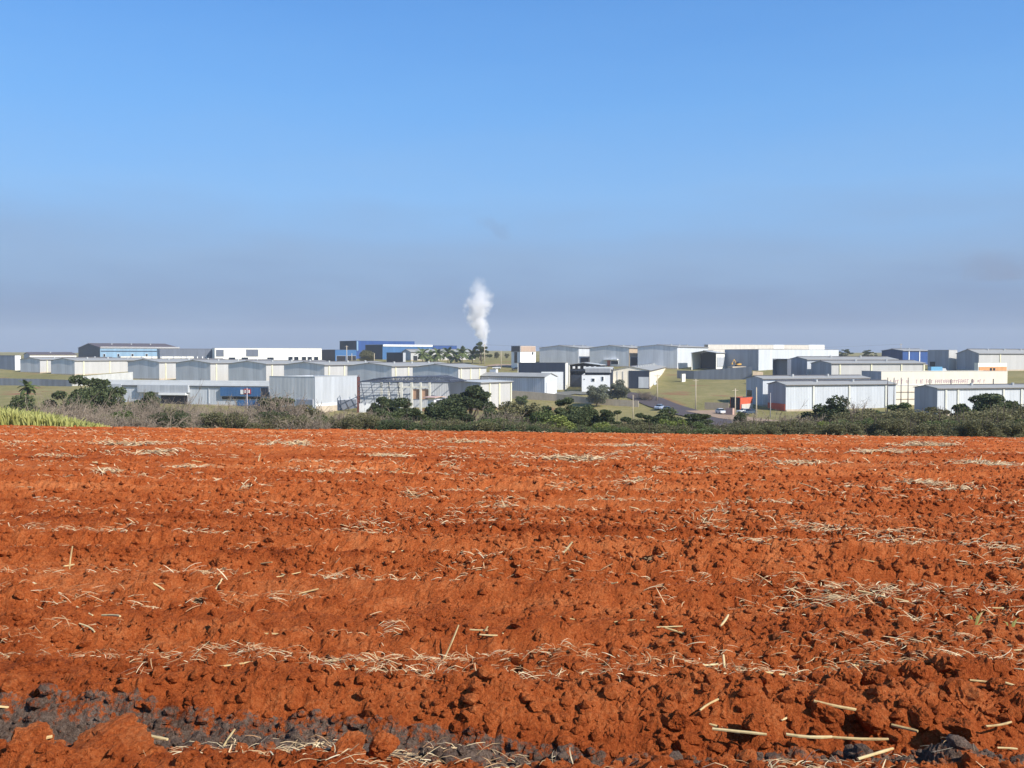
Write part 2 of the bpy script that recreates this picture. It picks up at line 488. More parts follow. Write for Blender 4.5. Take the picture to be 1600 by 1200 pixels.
# ------------------------------------------------------------------ the setting
# terrain sheet to the horizon
ty = np.concatenate([[-400, -120, -40, -10], np.arange(0, 56, 2.0), np.arange(56, 640, 4.0), np.geomspace(640, 3900, 60)])
tx = np.concatenate([-np.geomspace(400, 4200, 22)[::-1], np.arange(-390, 391, 6.0), np.geomspace(400, 4200, 22)])
TX, TY = np.meshgrid(tx, ty)
TZ = ground(TX, np.maximum(TY, -50))
TZ = TZ + np.where(TY > 60, 0.5 * (fbm(TX * 0.04, TY * 0.04, 3, 3) - 0.5), 0) + np.where(TY > 700, 7 * (fbm(TX * 0.0016, TY * 0.0016, 4, 3) - 0.5), 0)
TZ = TZ - np.where(TY < 50, 0.35, 0.35 * (1 - sstep(50, 56, TY)))
n_r, n_c = TX.shape
idx = np.arange(n_r * n_c).reshape(n_r, n_c)
q = np.stack([idx[:-1, :-1], idx[:-1, 1:], idx[1:, 1:], idx[1:, :-1]], -1).reshape(-1, 4)
o = link('ground', mesh_np('ground', np.stack([TX, TY, TZ], -1).reshape(-1, 3), q, M_GROUND, True))
tag(o, 'dry grassland rolling up behind the ploughed field to the industrial estate', kind='structure')

# ploughed field: fan shaped grid, fine near the viewer
NR, NC = 900, 620
rr = np.geomspace(2.6, 54.0, NR)
tt = np.linspace(-1, 1, NC)
FX = tt[None, :] * (rr[:, None] * 0.60 + 1.7)
FY = np.repeat(rr[:, None], NC, 1)
FX = FX + (rng.random(FX.shape) - 0.5) * 0.3 * (rr[:, None] * 1.2 / NC)
FZ = field_z(FX.ravel(), FY.ravel()).reshape(FX.shape)
FZ = FZ - 0.5 * sstep(51.0, 54.0, FY)
idx = np.arange(NR * NC).reshape(NR, NC)
q = np.stack([idx[:-1, :-1], idx[:-1, 1:], idx[1:, 1:], idx[1:, :-1]], -1).reshape(-1, 4)
me = mesh_np('field', np.stack([FX, FY, FZ], -1).reshape(-1, 3), q, M_SOIL, False)
at = me.attributes.new('ash', 'FLOAT', 'POINT')
at.data.foreach_set('value', ash(FX.ravel(), FY.ravel()).astype(np.float32))
o = link('field', me)
tag(o, 'freshly ploughed red soil field with rough clods and plough lines', kind='structure')

def strip(name, pts, width, mat, dz, label):
    V = []; Fq = []
    P = [Vector((p.x, p.y, 0)) for p in pts]
    path = []
    for a, b in zip(P[:-1], P[1:]):
        n = max(2, int((b - a).length / 4))
        path += [a.lerp(b, i / n) for i in range(n)]
    path.append(P[-1])
    for i, p in enumerate(path):
        d = (path[min(i + 1, len(path) - 1)] - path[max(i - 1, 0)]).normalized()
        nrm = Vector((-d.y, d.x, 0))
        for k in np.linspace(-1, 1, 5):
            v = p + nrm * (k * width / 2)
            V.append((v.x, v.y, g(v.x, v.y) + dz))
    for i in range(len(path) - 1):
        for k in range(4):
            a = i * 5 + k
            Fq.append((a, a + 1, a + 6, a + 5))
    o = link(name, mesh_np(name, V, Fq, mat, True))
    return tag(o, label, kind='structure')
M_ASPH = flat_ground('asphalt', (0.055, 0.045, 0.048), (0.12, 0.098, 0.10), 0.5)
M_DIRT = flat_ground('packed_earth', (0.24, 0.15, 0.10), (0.42, 0.31, 0.22), 0.3)
M_GRAV = flat_ground('gravel', (0.10, 0.10, 0.085), (0.22, 0.21, 0.18), 0.5)
strip('road', [hit(940, 611), hit(990, 618), hit(1030, 632), hit(1062, 642), hit(1102, 652), hit(1140, 664), hit(1170, 676)], 11, M_ASPH, 0.30,
      'grey asphalt road running down past the grass slope')
strip('pavement', [hit(1094, 643), hit(1120, 648), hit(1150, 655), hit(1200, 660)], 10, M_DIRT, 0.36, 'pale paved forecourt by the orange gatehouse')
strip('path', [hit(766, 571), hit(800, 572), hit(845, 572)], 16, M_DIRT, 0.30, 'bare brown earth yard below the two storey house')
strip('path', [hit(870, 618), hit(892, 614), hit(925, 617)], 10, M_GRAV, 0.40, 'grey gravel bank in front of the dark open shed')

# ------------------------------------------------------------------ buildings
WHITE = paint((242, 242, 240), .75, .08); CREAM = paint((240, 230, 210), .75, .1); CREAMW = paint((243, 239, 226), .75, .08); CONC = paint((206, 190, 168), 0.9, 0.2)
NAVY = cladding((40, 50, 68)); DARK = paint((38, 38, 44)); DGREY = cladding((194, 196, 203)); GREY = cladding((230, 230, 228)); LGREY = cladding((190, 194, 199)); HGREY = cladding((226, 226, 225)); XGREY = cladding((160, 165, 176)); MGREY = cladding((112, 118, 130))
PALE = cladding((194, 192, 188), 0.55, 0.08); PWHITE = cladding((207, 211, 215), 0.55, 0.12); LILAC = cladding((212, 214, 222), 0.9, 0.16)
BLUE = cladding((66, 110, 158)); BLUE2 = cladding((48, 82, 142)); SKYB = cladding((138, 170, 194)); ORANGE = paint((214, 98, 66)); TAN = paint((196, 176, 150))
ROOFG = roofing((170, 168, 162)); ROOFD = roofing((98, 92, 90)); ROOFL = roofing((196, 198, 196)); ROOFB = roofing((104, 88, 84))
GLASS = glossy((30, 38, 48), 0.12)
PILC = paint((240, 234, 200))

def face_solver(C, s, c):
    """pixel -> local coordinate along the left (L) or right (R) face"""
    X, Y = C
    def along(px, side):
        u = ux(px) / CP
        dx, dy = ((-c, s) if side == 'L' else (s, c))
        return (u * Y - X) / (dx - u * dy)
    return along
def shed(name, label, cx, Y, th, xl, xr, ye, ya=None, ridge=None, mL=None, mR=None, roof=None, parts=(), pil=(), pilmat=None, cat='warehouse', group=None,
         La=None, Lb=None, openL=False, drop=2.5, over=0.35, yeL=None, C=None):
    """a hall seen on its near corner. L = wall running back to the left, R = wall running back to the right."""
    if C is None:
        Y = Y * K; X = ux(cx) / CP * Y
    else:
        X, Y = C
    s, c = math.sin(R(th)), math.cos(R(th))
    along = face_solver((X, Y), s, c)
    if La is None: La = along(xl, 'L')
    if Lb is None: Lb = along(xr, 'R')
    z0 = g(X, Y)
    H = zat(ye, Y) - z0
    root = empty(name, (X, Y, z0), math.atan2(c, s))
    tag(root, label, cat, group)
    t = 0.22
    if ya is None: ridge = None
    if ridge == 'x': Hr = zat(ya, Y + s * La / 2) - z0
    elif ridge == 'y': Hr = zat(ya, Y + c * Lb / 2) - z0
    else: Hr = H
    Hr = max(Hr, H)
    # walls (local x runs along the right face, local y along the left face)
    def gab(L): return [(0, -drop), (L, -drop), (L, H), (L / 2, Hr), (0, H)] if Hr > H else [(0, -drop), (L, -drop), (L, H), (0, H)]
    def rect(L): return [(0, -drop), (L, -drop), (L, H), (0, H)]
    pl = gab(La) if ridge == 'x' else rect(La)
    pr = gab(Lb) if ridge == 'y' else rect(Lb)
    nmL, nmR = ('gable_wall', 'side_wall') if ridge != 'y' else ('side_wall', 'gable_wall')
    # trim the left/right polygons by the thickness so that corners butt
    def trim(p, L): return [(min(max(a, t), L - t), b) for a, b in p]
    if not openL: MB().prism(trim(pl, La), 0, 0, t).build(nmL, mL, root)
    MB().prism(trim(pl, La), 0, Lb - t, Lb).build(nmL, mL, root)
    MB().prism(pr, 1, 0, t).build(nmR, mR, root)
    MB().prism(pr, 1, La - t, La).build(nmR, mR, root)
    # roof
    e = over; rt = 0.16
    if ridge == 'x':
        k = (Hr - H) / (La / 2)
        MB().prism([(-e, H - k * e + .03), (La / 2, Hr + .03), (La + e, H - k * e + .03), (La + e, H - k * e + rt + .03), (La / 2, Hr + rt + .03), (-e, H - k * e + rt + .03)], 0, -e, Lb + e).build('roof', roof, root)
    elif ridge == 'y':
        k = (Hr - H) / (Lb / 2)
        MB().prism([(-e, H - k * e + .03), (Lb / 2, Hr + .03), (Lb + e, H - k * e + .03), (Lb + e, H - k * e + rt + .03), (Lb / 2, Hr + rt + .03), (-e, H - k * e + rt + .03)], 1, -e, La + e).build('roof', roof, root)
    else:
        MB().box(t + .01, Lb - t - .01, t + .01, La - t - .01, H - 0.5, H - 0.3).build('roof', roof, root)
        cp = MB()
        cp.box(-.06, Lb + .06, -.06, t + .04, H + .003, H + .12)
        cp.box(-.06, t + .04, t + .04, La + .06, H + .003, H + .12)
        cp.build('parapet_coping', roof, root)
    if cat == 'warehouse' and ridge is not None:
        if ridge == 'x':
            MB().box(-.2, Lb + .2, -e - .16, -e - .01, H - .22, H - .02).build('gutter', ROOFD, root)
            MB().prism([(La / 2 - .5, Hr + rt - .02), (La / 2 + .5, Hr + rt - .02), (La / 2, Hr + rt + .22)], 0, -e, Lb + e).build('ridge_cap', ROOFD, root)
            for q_ in range(1, int(Lb / 11)):
                MB().bar((Lb * q_ / int(Lb / 11), La * .36, H + (Hr - H) * .72), (Lb * q_ / int(Lb / 11), La * .36, H + (Hr - H) * .72 + .9), .35, .42, 8).build('roof_vent', ROOFL, root)
        else:
            MB().box(-e - .16, -e - .01, -.2, La + .2, H - .22, H - .02).build('gutter', ROOFD, root)
        MB().box(.01, Lb - .01, -.07, -.004, -drop, .7).build('plinth', CONC, root)
        if not openL: MB().box(-.07, -.004, .01, La - .01, -drop, .7).build('plinth', CONC, root)
    for px in pil:
        x = along(px, 'R')
        MB().box(x - .3, x + .3, -.24, -.08, -drop, H - .05).build('pilaster', pilmat or PILC, root)
    for p in parts:
        nm, side, x0, x1, y0, y1, mat = p[:7]
        th_ = p[7] if len(p) > 7 else 0.12
        a0, a1 = sorted((along(x0, side), along(x1, side)))
        am = 0.5 * (a0 + a1)
        Ym = Y + (s if side == 'L' else c) * am
        zt, zb = zat(y0, Ym) - z0, zat(y1, Ym) - z0
        if zb < -drop: zb = -drop
        th_ += (hash((round(x0), round(y0))) % 7) * 0.006
        if nm in ('window', 'door', 'opening_shade', 'shutter') and a1 - a0 > 0.5:  # dark openings are solid panels; the shade inside is their colour
            fo = MB().box(*((-th_ - .05, -.004, a0 - .12, a1 + .12, zb - .1, zt + .12) if side == 'L' else (a0 - .12, a1 + .12, -th_ - .05, -.004, zb - .1, zt + .12)))
            ob = MB().box(*((-th_ - .10, -th_ - .052, a0, a1, zb, zt) if side == 'L' else (a0, a1, -th_ - .10, -th_ - .052, zb, zt))).build(nm, mat, root)
            fo.build('frame', WHITE if nm == 'window' else DGREY, ob)
        elif side == 'L':
            MB().box(-th_, -.004, a0, a1, zb, zt).build(nm, mat, root)
        else:
            MB().box(a0, a1, -th_, -.004, zb, zt).build(nm, mat, root)
    root['span'] = (La, Lb, H)
    del root['span']
    return root

# row of eight gabled halls, fronts in one line
s34, c34 = math.sin(R(30.5)), math.cos(R(30.5))
Y0 = 360 * K; X0 = ux(63) / CP * Y0
ROW = [(32, 63, 562, 559, 'far left one, beside the dark grey block'), (80, 117, 563.5, 560, 'second from the left, long side wall'),
       (200, 249, 566, 561.5, 'third from the left'), (275, 329, 567.5, 563, 'fourth from the left'),
       (357, 416, 569, 564.5, 'fifth, above the blue shopfront'), (444, 507, 570.5, 566, 'sixth, behind the grey box hall'),
       (543, 612, 572.5, 567.5, 'seventh, behind the steel skeleton'), (645, 716, 574.5, 569.5, 'last on the right, below the palms')]
PILS = [(74,), (131, 172), (259,), (338,), (425,), (514, 538), (618, 638), (720, 735, 749)]
for i, (xl, cx, ye, ya, wh) in enumerate(ROW):
    u = ux(cx) / CP
    tt_ = (u * Y0 - X0) / (c34 + s34 * u)
    C = (X0 + c34 * tt_, Y0 - s34 * tt_)
    shed('warehouse', 'grey gabled warehouse in the row of eight, ' + wh, cx, None, 30.5, xl, None, ye, ya, 'x', HGREY if i < 4 else GREY, PALE, ROOFG,
         pil=PILS[i], Lb=46 if i != 7 else None, C=C, group='row of gabled warehouses') if i != 7 else \
    shed('warehouse', 'grey gabled warehouse in the row of eight, ' + wh, cx, None, 30.5, xl, 760, ye, ya, 'x', GREY, PALE, ROOFG,
         pil=PILS[i], C=C, group='row of gabled warehouses')

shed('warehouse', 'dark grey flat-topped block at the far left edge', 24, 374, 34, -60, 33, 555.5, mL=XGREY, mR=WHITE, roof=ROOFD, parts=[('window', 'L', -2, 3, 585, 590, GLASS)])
shed('warehouse', 'low brown roofed white hall behind the row on the far left', 47, 425, 60, 38, 120, 554, 551, 'x', DGREY, CREAMW, ROOFB)
shed('warehouse', 'sky blue hall with dark gable and brown roof on the left skyline', 157, 440, 55, 123, 281, 543, 537, 'x', NAVY, SKYB, ROOFB,
     parts=[('fascia', 'R', 157.5, 281, 542.2, 544.5, WHITE, 0.3), ('band', 'R', 158, 279, 548.2, 549.4, NAVY)] + [('window', 'R', x, x + 3, 553, 557, GLASS) for x in (162, 184, 206, 228)])
shed('warehouse', 'long low white wall building below the sky blue hall', 189, 418, 62, 185, 252, 557, mL=WHITE, mR=CREAMW, roof=ROOFL, pil=(205, 222, 238), pilmat=DGREY)
shed('warehouse', 'dark grey clad hall with white lower bays on the left skyline', 250, 424, 66, 246, 350, 545, mL=MGREY, mR=MGREY, roof=ROOFD,
     parts=[('lower_wall', 'R', 251, 303, 557, 568, CREAMW, 0.3), ('lower_wall', 'R', 335, 349, 557, 568, CREAMW, 0.3)] +
           [('post', 'R', x, x + 1.2, 557, 568, DGREY, 0.5) for x in (252, 271, 283, 291)] + [('post', 'R', x, x + 1.5, 557, 568, WHITE, 0.4) for x in (308, 316, 322)])
shed('warehouse', 'long cream white flat hall on the skyline with dark windows at its right end', 336, 412, 70, 332, 503, 544, mL=CREAMW, mR=CREAMW, roof=ROOFL,
     parts=[('panel', 'R', 385, 404, 546, 557, MGREY), ('panel', 'R', 338, 350, 546.5, 557, MGREY)] + [('window', 'R', x, x + 6.5, 557.5, 564, GLASS) for x in (451, 460, 472, 481, 491)] +
           [('window', 'R', x, x + 10, 558.5, 563, GLASS) for x in (358, 378, 418)])
# front left low hall with blue shop front
h = shed('warehouse', 'long low white hall with blue shopfront behind the scrub', 420, 236, 15, 165, 425, 603.5, 596, 'y', PWHITE, PWHITE, ROOFL,
     parts=[('panel', 'L', 218, 297, 601.5, 613, LGREY, 1.2), ('canopy', 'L', 252, 294, 613.5, 617, WHITE, 1.6), ('opening_shade', 'L', 252, 293, 618, 636, DARK), ('panel', 'L', 165, 191, 600, 613, LGREY, 0.6),  # dark slab on the wall paints the shaded interior
            ('downpipe', 'L', 326, 327, 605, 632, LGREY, .2),
            ('shopfront', 'L', 346, 409, 605.5, 619, BLUE, 0.8), ('shopfront', 'L', 409.5, 420, 606, 619, NAVY, 0.7), ('window', 'L', 347, 360, 619.5, 624, GLASS), ('window', 'L', 362, 384, 619.5, 624, GLASS), ('window', 'L', 387, 408, 619.5, 624, GLASS),
            ('lower_panel', 'L', 372, 409, 625.5, 634, BLUE, 0.4), ('sign', 'L', 378, 382.3, 609, 615.5, WHITE, 0.95), ('sign', 'L', 383, 394, 607.3, 615.5, paint((176, 40, 44)), 0.93),
            ('sign_letter', 'L', 384.5, 386, 609, 614, WHITE, 1.05), ('sign_letter', 'L', 387.5, 389.2, 609, 614, BLUE, 1.05), ('sign_letter', 'L', 390.7, 392.5, 609, 614, WHITE, 1.05)])
shed('warehouse', 'tall grey box hall with two grey roller doors behind the scrub', 492, 222, 29, 421, 558, 589, mL=GREY, mR=LGREY, roof=ROOFL,
     parts=[('shutter', 'L', 464, 489, 624.5, 644, XGREY), ('shutter', 'R', 527, 556, 624.5, 652, MGREY), ('base_band', 'R', 493, 526, 630, 634, WHITE), ('base_wall', 'R', 493, 526, 634.2, 650, CONC, 0.2)])
shed('warehouse', 'grey and white clad hall behind the big umbrella tree', 751, 229, 34, 674, 800, 598, 595.5, 'x', LGREY, PALE, ROOFL, pil=(765, 780, 798))
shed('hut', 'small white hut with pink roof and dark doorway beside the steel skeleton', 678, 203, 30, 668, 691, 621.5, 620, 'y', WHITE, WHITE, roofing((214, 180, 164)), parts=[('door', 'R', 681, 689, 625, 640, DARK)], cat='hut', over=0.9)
shed('warehouse', 'long lilac grey shed with white gable end facing right', 851, 262, 34, 736, 870, 589, 583.5, 'y', LILAC, PWHITE, ROOFG, parts=[('shutter', 'R', 853.5, 867.5, 598, 617, WHITE)])
shed('warehouse', 'navy parapet building with white lower wall at its right', 884, 286, 6, 809, 887, 567, mL=NAVY, mR=CREAMW, roof=ROOFD, parts=[('lower_wall', 'L', 846, 880, 581, 612, WHITE, 0.35), ('column', 'R', 885, 886.5, 568, 610, CREAMW, .2)])
shed('warehouse', 'open fronted dark shed with white column and pale roof', 937, 296, 22, 886, 945, 570.5, 567, 'x', NAVY, NAVY, ROOFL, openL=True,
     parts=[('column', 'L', 887, 890.5, 570, 612, CREAMW, .5), ('panel', 'L', 892, 912, 586, 612, NAVY, .1), ('lintel', 'L', 891, 937, 577, 580, NAVY, .2)] + [('panel', 'L', x, x + 3.5, 572.3, 576, WHITE, .2) for x in (895, 903, 912, 920, 928)])
shed('warehouse', 'lean-to with grey ribbed awning roof behind the white house', 956, 284, 20, 915, 958, 577, 574, 'y', NAVY, NAVY, ROOFL, parts=[('awning', 'L', 916, 955, 575.5, 582, PALE, 1.2)])
shed('house', 'small white two storey house with dark windows behind the twin trees', 953, 273, 6, 909, 957, 586, mL=WHITE, mR=WHITE, roof=ROOFD, cat='house',
     parts=[('window', 'L', 925, 929, 591.5, 595.5, GLASS), ('window', 'L', 940.5, 943, 588.5, 594.5, GLASS), ('window', 'L', 940, 943, 602, 607, GLASS), ('vent', 'L', 912, 914, 592, 593, GLASS)])
shed('warehouse', 'cream panelled shed with navy bay and grey door above the grass slope', 1015, 290, 12, 956, 1061, 579, 573, 'x', CREAM, CREAM, ROOFG,
     parts=[('bay', 'L', 982.5, 1014.5, 579.3, 608, NAVY, .2), ('shutter', 'L', 998, 1013, 589.5, 606, LGREY, .3)] + [('joint', 'L', x, x + .8, 580, 606, DGREY, .16) for x in (964, 973)] + [('joint', 'R', x, x + .8, 582, 604, DGREY, .16) for x in (1034.5, 1048)])
shed('gate_pillar', 'small cream gate pillar at the top of the grass slope', 1066, 318, 34, 1064, 1071, 584.5, mL=NAVY, mR=CREAMW, roof=ROOFL, cat='pillar')
# upper row
s30, c30 = math.sin(R(30)), math.cos(R(30))
YS = 400 * K; XS = ux(904) / CP * YS
for (xl, cx, xr, ye, ya, mr, lab, prt) in ((843, 904, None, 543.5, 540, PWHITE, 'left one of three grey gabled halls on the skyline, behind the navy parapet', [('opening_shade', 'R', 906.5, 919, 559, 570, NAVY)]),  # navy slab on the side wall stands for shade indoors
                                  (921, 983, None, 543.5, 540, TAN, 'middle one of three grey gabled halls on the skyline', [('opening_shade', 'R', 985, 996, 558, 572, NAVY), ('canopy', 'L', 944, 966, 561, 562.5, WHITE, 1.5), ('window', 'L', 955, 966, 564, 569, GLASS), ('panel', 'L', 949, 953.5, 563, 572, paint((190, 110, 90)), .3)]),
                                  (996, 1058, 1106, 541.8, 539, PWHITE, 'right one of three grey gabled halls on the skyline, with white side wall', [])):
    u = ux(cx) / CP
    tt_ = (u * YS - XS) / (c30 + s30 * u)
    shed('warehouse', lab, cx, None, 30, xl, xr, ye, ya, 'x', GREY, mr, ROOFG, C=(XS + c30 * tt_, YS - s30 * tt_), Lb=None if xr else 34, parts=prt, group='grey halls on the skyline')
shed('warehouse', 'open fronted dark gabled bay beside the white hall on the skyline', 1119, 371, 30, 1080, 1132, 551.5, 548.5, 'x', NAVY, CREAMW, ROOFL, openL=True, parts=[('cladding_panel', 'R', 1120, 1131, 558, 573, LGREY, .2)])
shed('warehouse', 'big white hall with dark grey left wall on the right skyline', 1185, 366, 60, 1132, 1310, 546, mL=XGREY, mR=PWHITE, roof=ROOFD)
shed('warehouse', 'large pale hall whose roof edge shows above the big white hall', 1106, 440, 70, 1100, 1288, 538.5, mL=TAN, mR=paint((226, 218, 206)), roof=ROOFL, parts=[('panel', 'R', 1208, 1224, 538.8, 545, WHITE), ('panel', 'R', 1263, 1287, 538.8, 548, WHITE)])
shed('warehouse', 'dark open bay left of the twin grey gables', 1230, 293, 70, 1207, 1236, 561, mL=MGREY, mR=MGREY, roof=ROOFD, openL=True)
shed('warehouse', 'grey gabled shed with white fascia, farther of the twin gables', 1261, 292.5, 75, 1231.5, 1402, 562, 558, 'x', XGREY, PWHITE, ROOFG)
shed('warehouse', 'grey gabled shed with cream pilasters, nearer of the twin gables', 1299, 280, 75, 1267, 1445, 568, 564, 'x', XGREY, PALE, ROOFG, pil=(1312, 1361, 1408, 1443))
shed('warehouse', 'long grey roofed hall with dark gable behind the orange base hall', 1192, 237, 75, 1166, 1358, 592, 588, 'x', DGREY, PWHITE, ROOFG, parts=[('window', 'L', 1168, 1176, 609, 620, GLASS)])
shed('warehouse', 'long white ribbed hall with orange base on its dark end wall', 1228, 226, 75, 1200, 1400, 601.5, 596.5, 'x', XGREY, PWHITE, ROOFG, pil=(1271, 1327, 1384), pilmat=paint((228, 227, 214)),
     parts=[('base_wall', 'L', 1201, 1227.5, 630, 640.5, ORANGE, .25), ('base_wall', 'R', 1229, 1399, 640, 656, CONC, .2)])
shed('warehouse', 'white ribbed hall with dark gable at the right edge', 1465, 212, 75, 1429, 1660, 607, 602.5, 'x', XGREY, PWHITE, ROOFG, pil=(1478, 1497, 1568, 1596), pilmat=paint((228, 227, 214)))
wl = shed('warehouse', 'tall cream walled building with faded purple lettering on its side', 1377, 250, 80, 1346, 1574, 580.5, mL=XGREY, mR=CREAM, roof=ROOFL,
     parts=[('wall_band', 'R', 1378, 1573, 601, 602.5, CREAMW, .2)])
PURP = paint((196, 160, 176))
aw = face_solver((ux(1377) / CP * 250 * K, 250 * K), math.sin(R(80)), math.cos(R(80)))
mb = MB(); x = 1391.0
random.seed(3)
zc_ = zat(596.5, 250 * K) - g(ux(1377) / CP * 250 * K, 250 * K)
while x < 1543:
    wd = random.uniform(1.2, 2.6)
    a0, a1 = aw(x, 'R'), aw(x + wd, 'R')
    hh = random.uniform(0.45, 0.75)
    if random.random() < 0.82:
        mb.box(a0, a0 + 0.16, -.06, -.004, zc_ - hh, zc_ + hh); mb.box(a0 + .165, a1, -.05, -.004, zc_ + hh - .2, zc_ + hh)
        if random.random() < .5: mb.box(a0 + .165, a1, -.05, -.004, zc_ - .1, zc_ + .1)
    x += wd + random.uniform(0.8, 1.6)
mb.build('painted_lettering', PURP, wl)
shed('warehouse', 'navy and bright blue hall with white columns on the right skyline', 1410, 392, 60, 1377, 1452, 548, 545.5, 'x', cladding((52, 68, 112)), BLUE2, ROOFG, pil=(1419.5, 1436), pilmat=WHITE)
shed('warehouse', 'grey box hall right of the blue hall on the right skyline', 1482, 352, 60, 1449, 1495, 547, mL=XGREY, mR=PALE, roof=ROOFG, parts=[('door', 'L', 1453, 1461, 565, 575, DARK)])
shed('warehouse', 'long pale hall with grey gable at the right end of the skyline', 1529, 342, 66, 1494, 1680, 552.5, 546, 'x', XGREY, PALE, ROOFG, pil=(1562, 1610))
shed('warehouse', 'narrow cream end block between the long white hall and the right dark gable', 1400, 236, 80, 1398, 1434, 602.5, mL=CREAM, mR=CREAM, roof=ROOFL,
     parts=[('wall_band', 'R', 1401, 1433, 612, 613, TAN, .15), ('wall_band', 'R', 1401, 1433, 623, 624, TAN, .15)])
shed('house', 'small orange and white house with two dark windows', 1528, 300, 66, 1522, 1573, 567, mL=CREAMW, mR=CREAMW, roof=ROOFL, cat='house', parts=[('lower_wall', 'R', 1529, 1572, 573, 584, paint((222, 162, 110)), .2), ('window', 'R', 1545.5, 1549, 575, 579, GLASS), ('window', 'R', 1550.5, 1554, 575, 579, GLASS)])
# blue group in the middle of the skyline
shed('warehouse', 'navy hall with blue right front, lowest of the blue group', 524, 424, 40, 503, 557, 546.5, mL=NAVY, mR=BLUE, roof=ROOFD, parts=[('opening_shade', 'R', 526, 540, 556, 566, DARK), ('opening_shade', 'R', 543, 556, 556, 566, DARK)])  # two dark slabs, shade of the bays put into colour
shed('warehouse', 'tall navy and royal blue hall, highest of the blue group', 557, 478, 50, 531, 648, 532.5, mL=NAVY, mR=BLUE2, roof=BLUE, parts=[('downpipe', 'R', 557.3, 559.5, 533, 548, SKYB, .4)])
shed('warehouse', 'blue hall with white fascia behind the palms', 598, 452, 50, 571, 676, 538.5, mL=NAVY, mR=BLUE, roof=ROOFL, parts=[('fascia', 'R', 598.5, 675.5, 538.6, 541.5, WHITE, .4)])
shed('warehouse', 'dark navy gated block left of the palms', 630, 414, 40, 604, 634, 551, mL=NAVY, mR=LGREY, roof=ROOFD)
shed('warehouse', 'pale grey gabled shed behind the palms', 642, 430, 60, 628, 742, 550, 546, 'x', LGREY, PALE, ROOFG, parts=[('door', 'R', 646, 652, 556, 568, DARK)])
shed('warehouse', 'distant dark blue roofed hall right of the blue group', 677, 485, 60, 672, 714, 540, mL=NAVY, mR=BLUE2, roof=ROOFD)
shed('house', 'white two storey house with taupe upper storey beside the brown field', 813, 382, 50, 799, 837, 540.5, mL=WHITE, mR=WHITE, roof=ROOFD, cat='house',
     parts=[('upper_cladding', 'L', 799.3, 812.6, 541, 549.5, paint((104, 100, 100)), .2), ('upper_cladding', 'R', 813.4, 836.5, 541, 549.5, paint((190, 166, 148)), .2), ('window', 'L', 804, 808.5, 549.8, 567, GLASS), ('window', 'R', 831, 833, 550, 554, GLASS)])
shed('water_tank', 'small white box on the yard behind the lilac shed', 775, 275, 34, 765, 778, 577.5, mL=WHITE, mR=WHITE, roof=ROOFL, cat='box')
shed('gatehouse', 'orange and dark gatehouse beside the parked white cars', 1157, 229, 40, 1141, 1176, 621.5, mL=DARK, mR=ORANGE, roof=ROOFD, cat='gatehouse', parts=[('lower_wall', 'R', 1158, 1175, 631, 645, paint((206, 200, 190)), .3)])
shed('brick_stack', 'stack of pinkish bricks by the forecourt', 1145, 214, 40, 1134, 1148, 638.5, mL=paint((206, 172, 156)), mR=paint((206, 172, 156)), roof=paint((206, 172, 156)), cat='bricks')

# free standing walls following the ground
def wall(label, pts, hpx_m, mat, thick=0.25, bay=6.0):
    P = [Vector((p.x, p.y, 0)) for p in pts]
    root = empty('boundary_wall', (P[0].x, P[0].y, g(P[0].x, P[0].y)))
    tag(root, label, 'wall')
    o0 = root.location.copy()
    for a, b, h0, h1 in zip(P[:-1], P[1:], hpx_m[:-1], hpx_m[1:]):
        L = (b - a).length; n = max(1, int(L / bay)); d = (b - a) / L; nr = Vector((-d.y, d.x, 0)) * thick / 2
        for i in range(n):
            p = a + d * (L * i / n + .02); q_ = a + d * (L * (i + 1) / n - .02)
            hp = h0 + (h1 - h0) * i / n; hq = h0 + (h1 - h0) * (i + 1) / n
            zp, zq = g(p.x, p.y), g(q_.x, q_.y)
            vs = []
            for pt, zz, hh in ((p, zp, hp), (q_, zq, hq)):
                for sg in (-1, 1):
                    for z in (zz - 1.2, zz + hh):
                        v = pt + nr * sg; vs.append((v.x - o0.x, v.y - o0.y, z - o0.z))
            MB().add(vs, [(0, 1, 3, 2), (4, 6, 7, 5), (0, 4, 5, 1), (2, 3, 7, 6), (1, 5, 7, 3), (0, 2, 6, 4)]).build('wall_panel', mat, root)
    return root
def place(px, Y): 
    Y *= K; X = ux(px) / CP * Y
    return Vector((X, Y, g(X, Y)))
wall('long beige concrete wall along the grass below the lilac shed', [hit(800, 622), hit(870, 626), hit(935, 632), hit(998, 636)], [2.6, 2.3, 2.0, 2.0], CONC)
wall('dark grey retaining wall above the grass slope', [place(1058, 335), place(1084, 330), place(1175, 322)], [3.6, 3.8, 5.6], cladding((128, 134, 144), 1.2), bay=14)
wall('grey perimeter wall at the far left below the row', [place(-40, 306), place(65, 303), place(112, 300)], [3.0, 2.8, 2.6], cladding((112, 118, 126), 2.0), bay=9)
wall('pale low yard wall between the spreading tree and the third gabled warehouse', [place(113, 302), place(160, 306), place(208, 311)], [3.6, 4.4, 5.0], paint((206, 206, 202)), bay=9)
wall('tan low wall beside the forecourt at the foot of the grass', [hit(1101, 640), hit(1139, 642)], [2.3, 2.5], TAN)
wall('tan end wall right of the dark retaining wall', [place(1176, 321), place(1192, 322)], [3.6, 3.0], TAN)

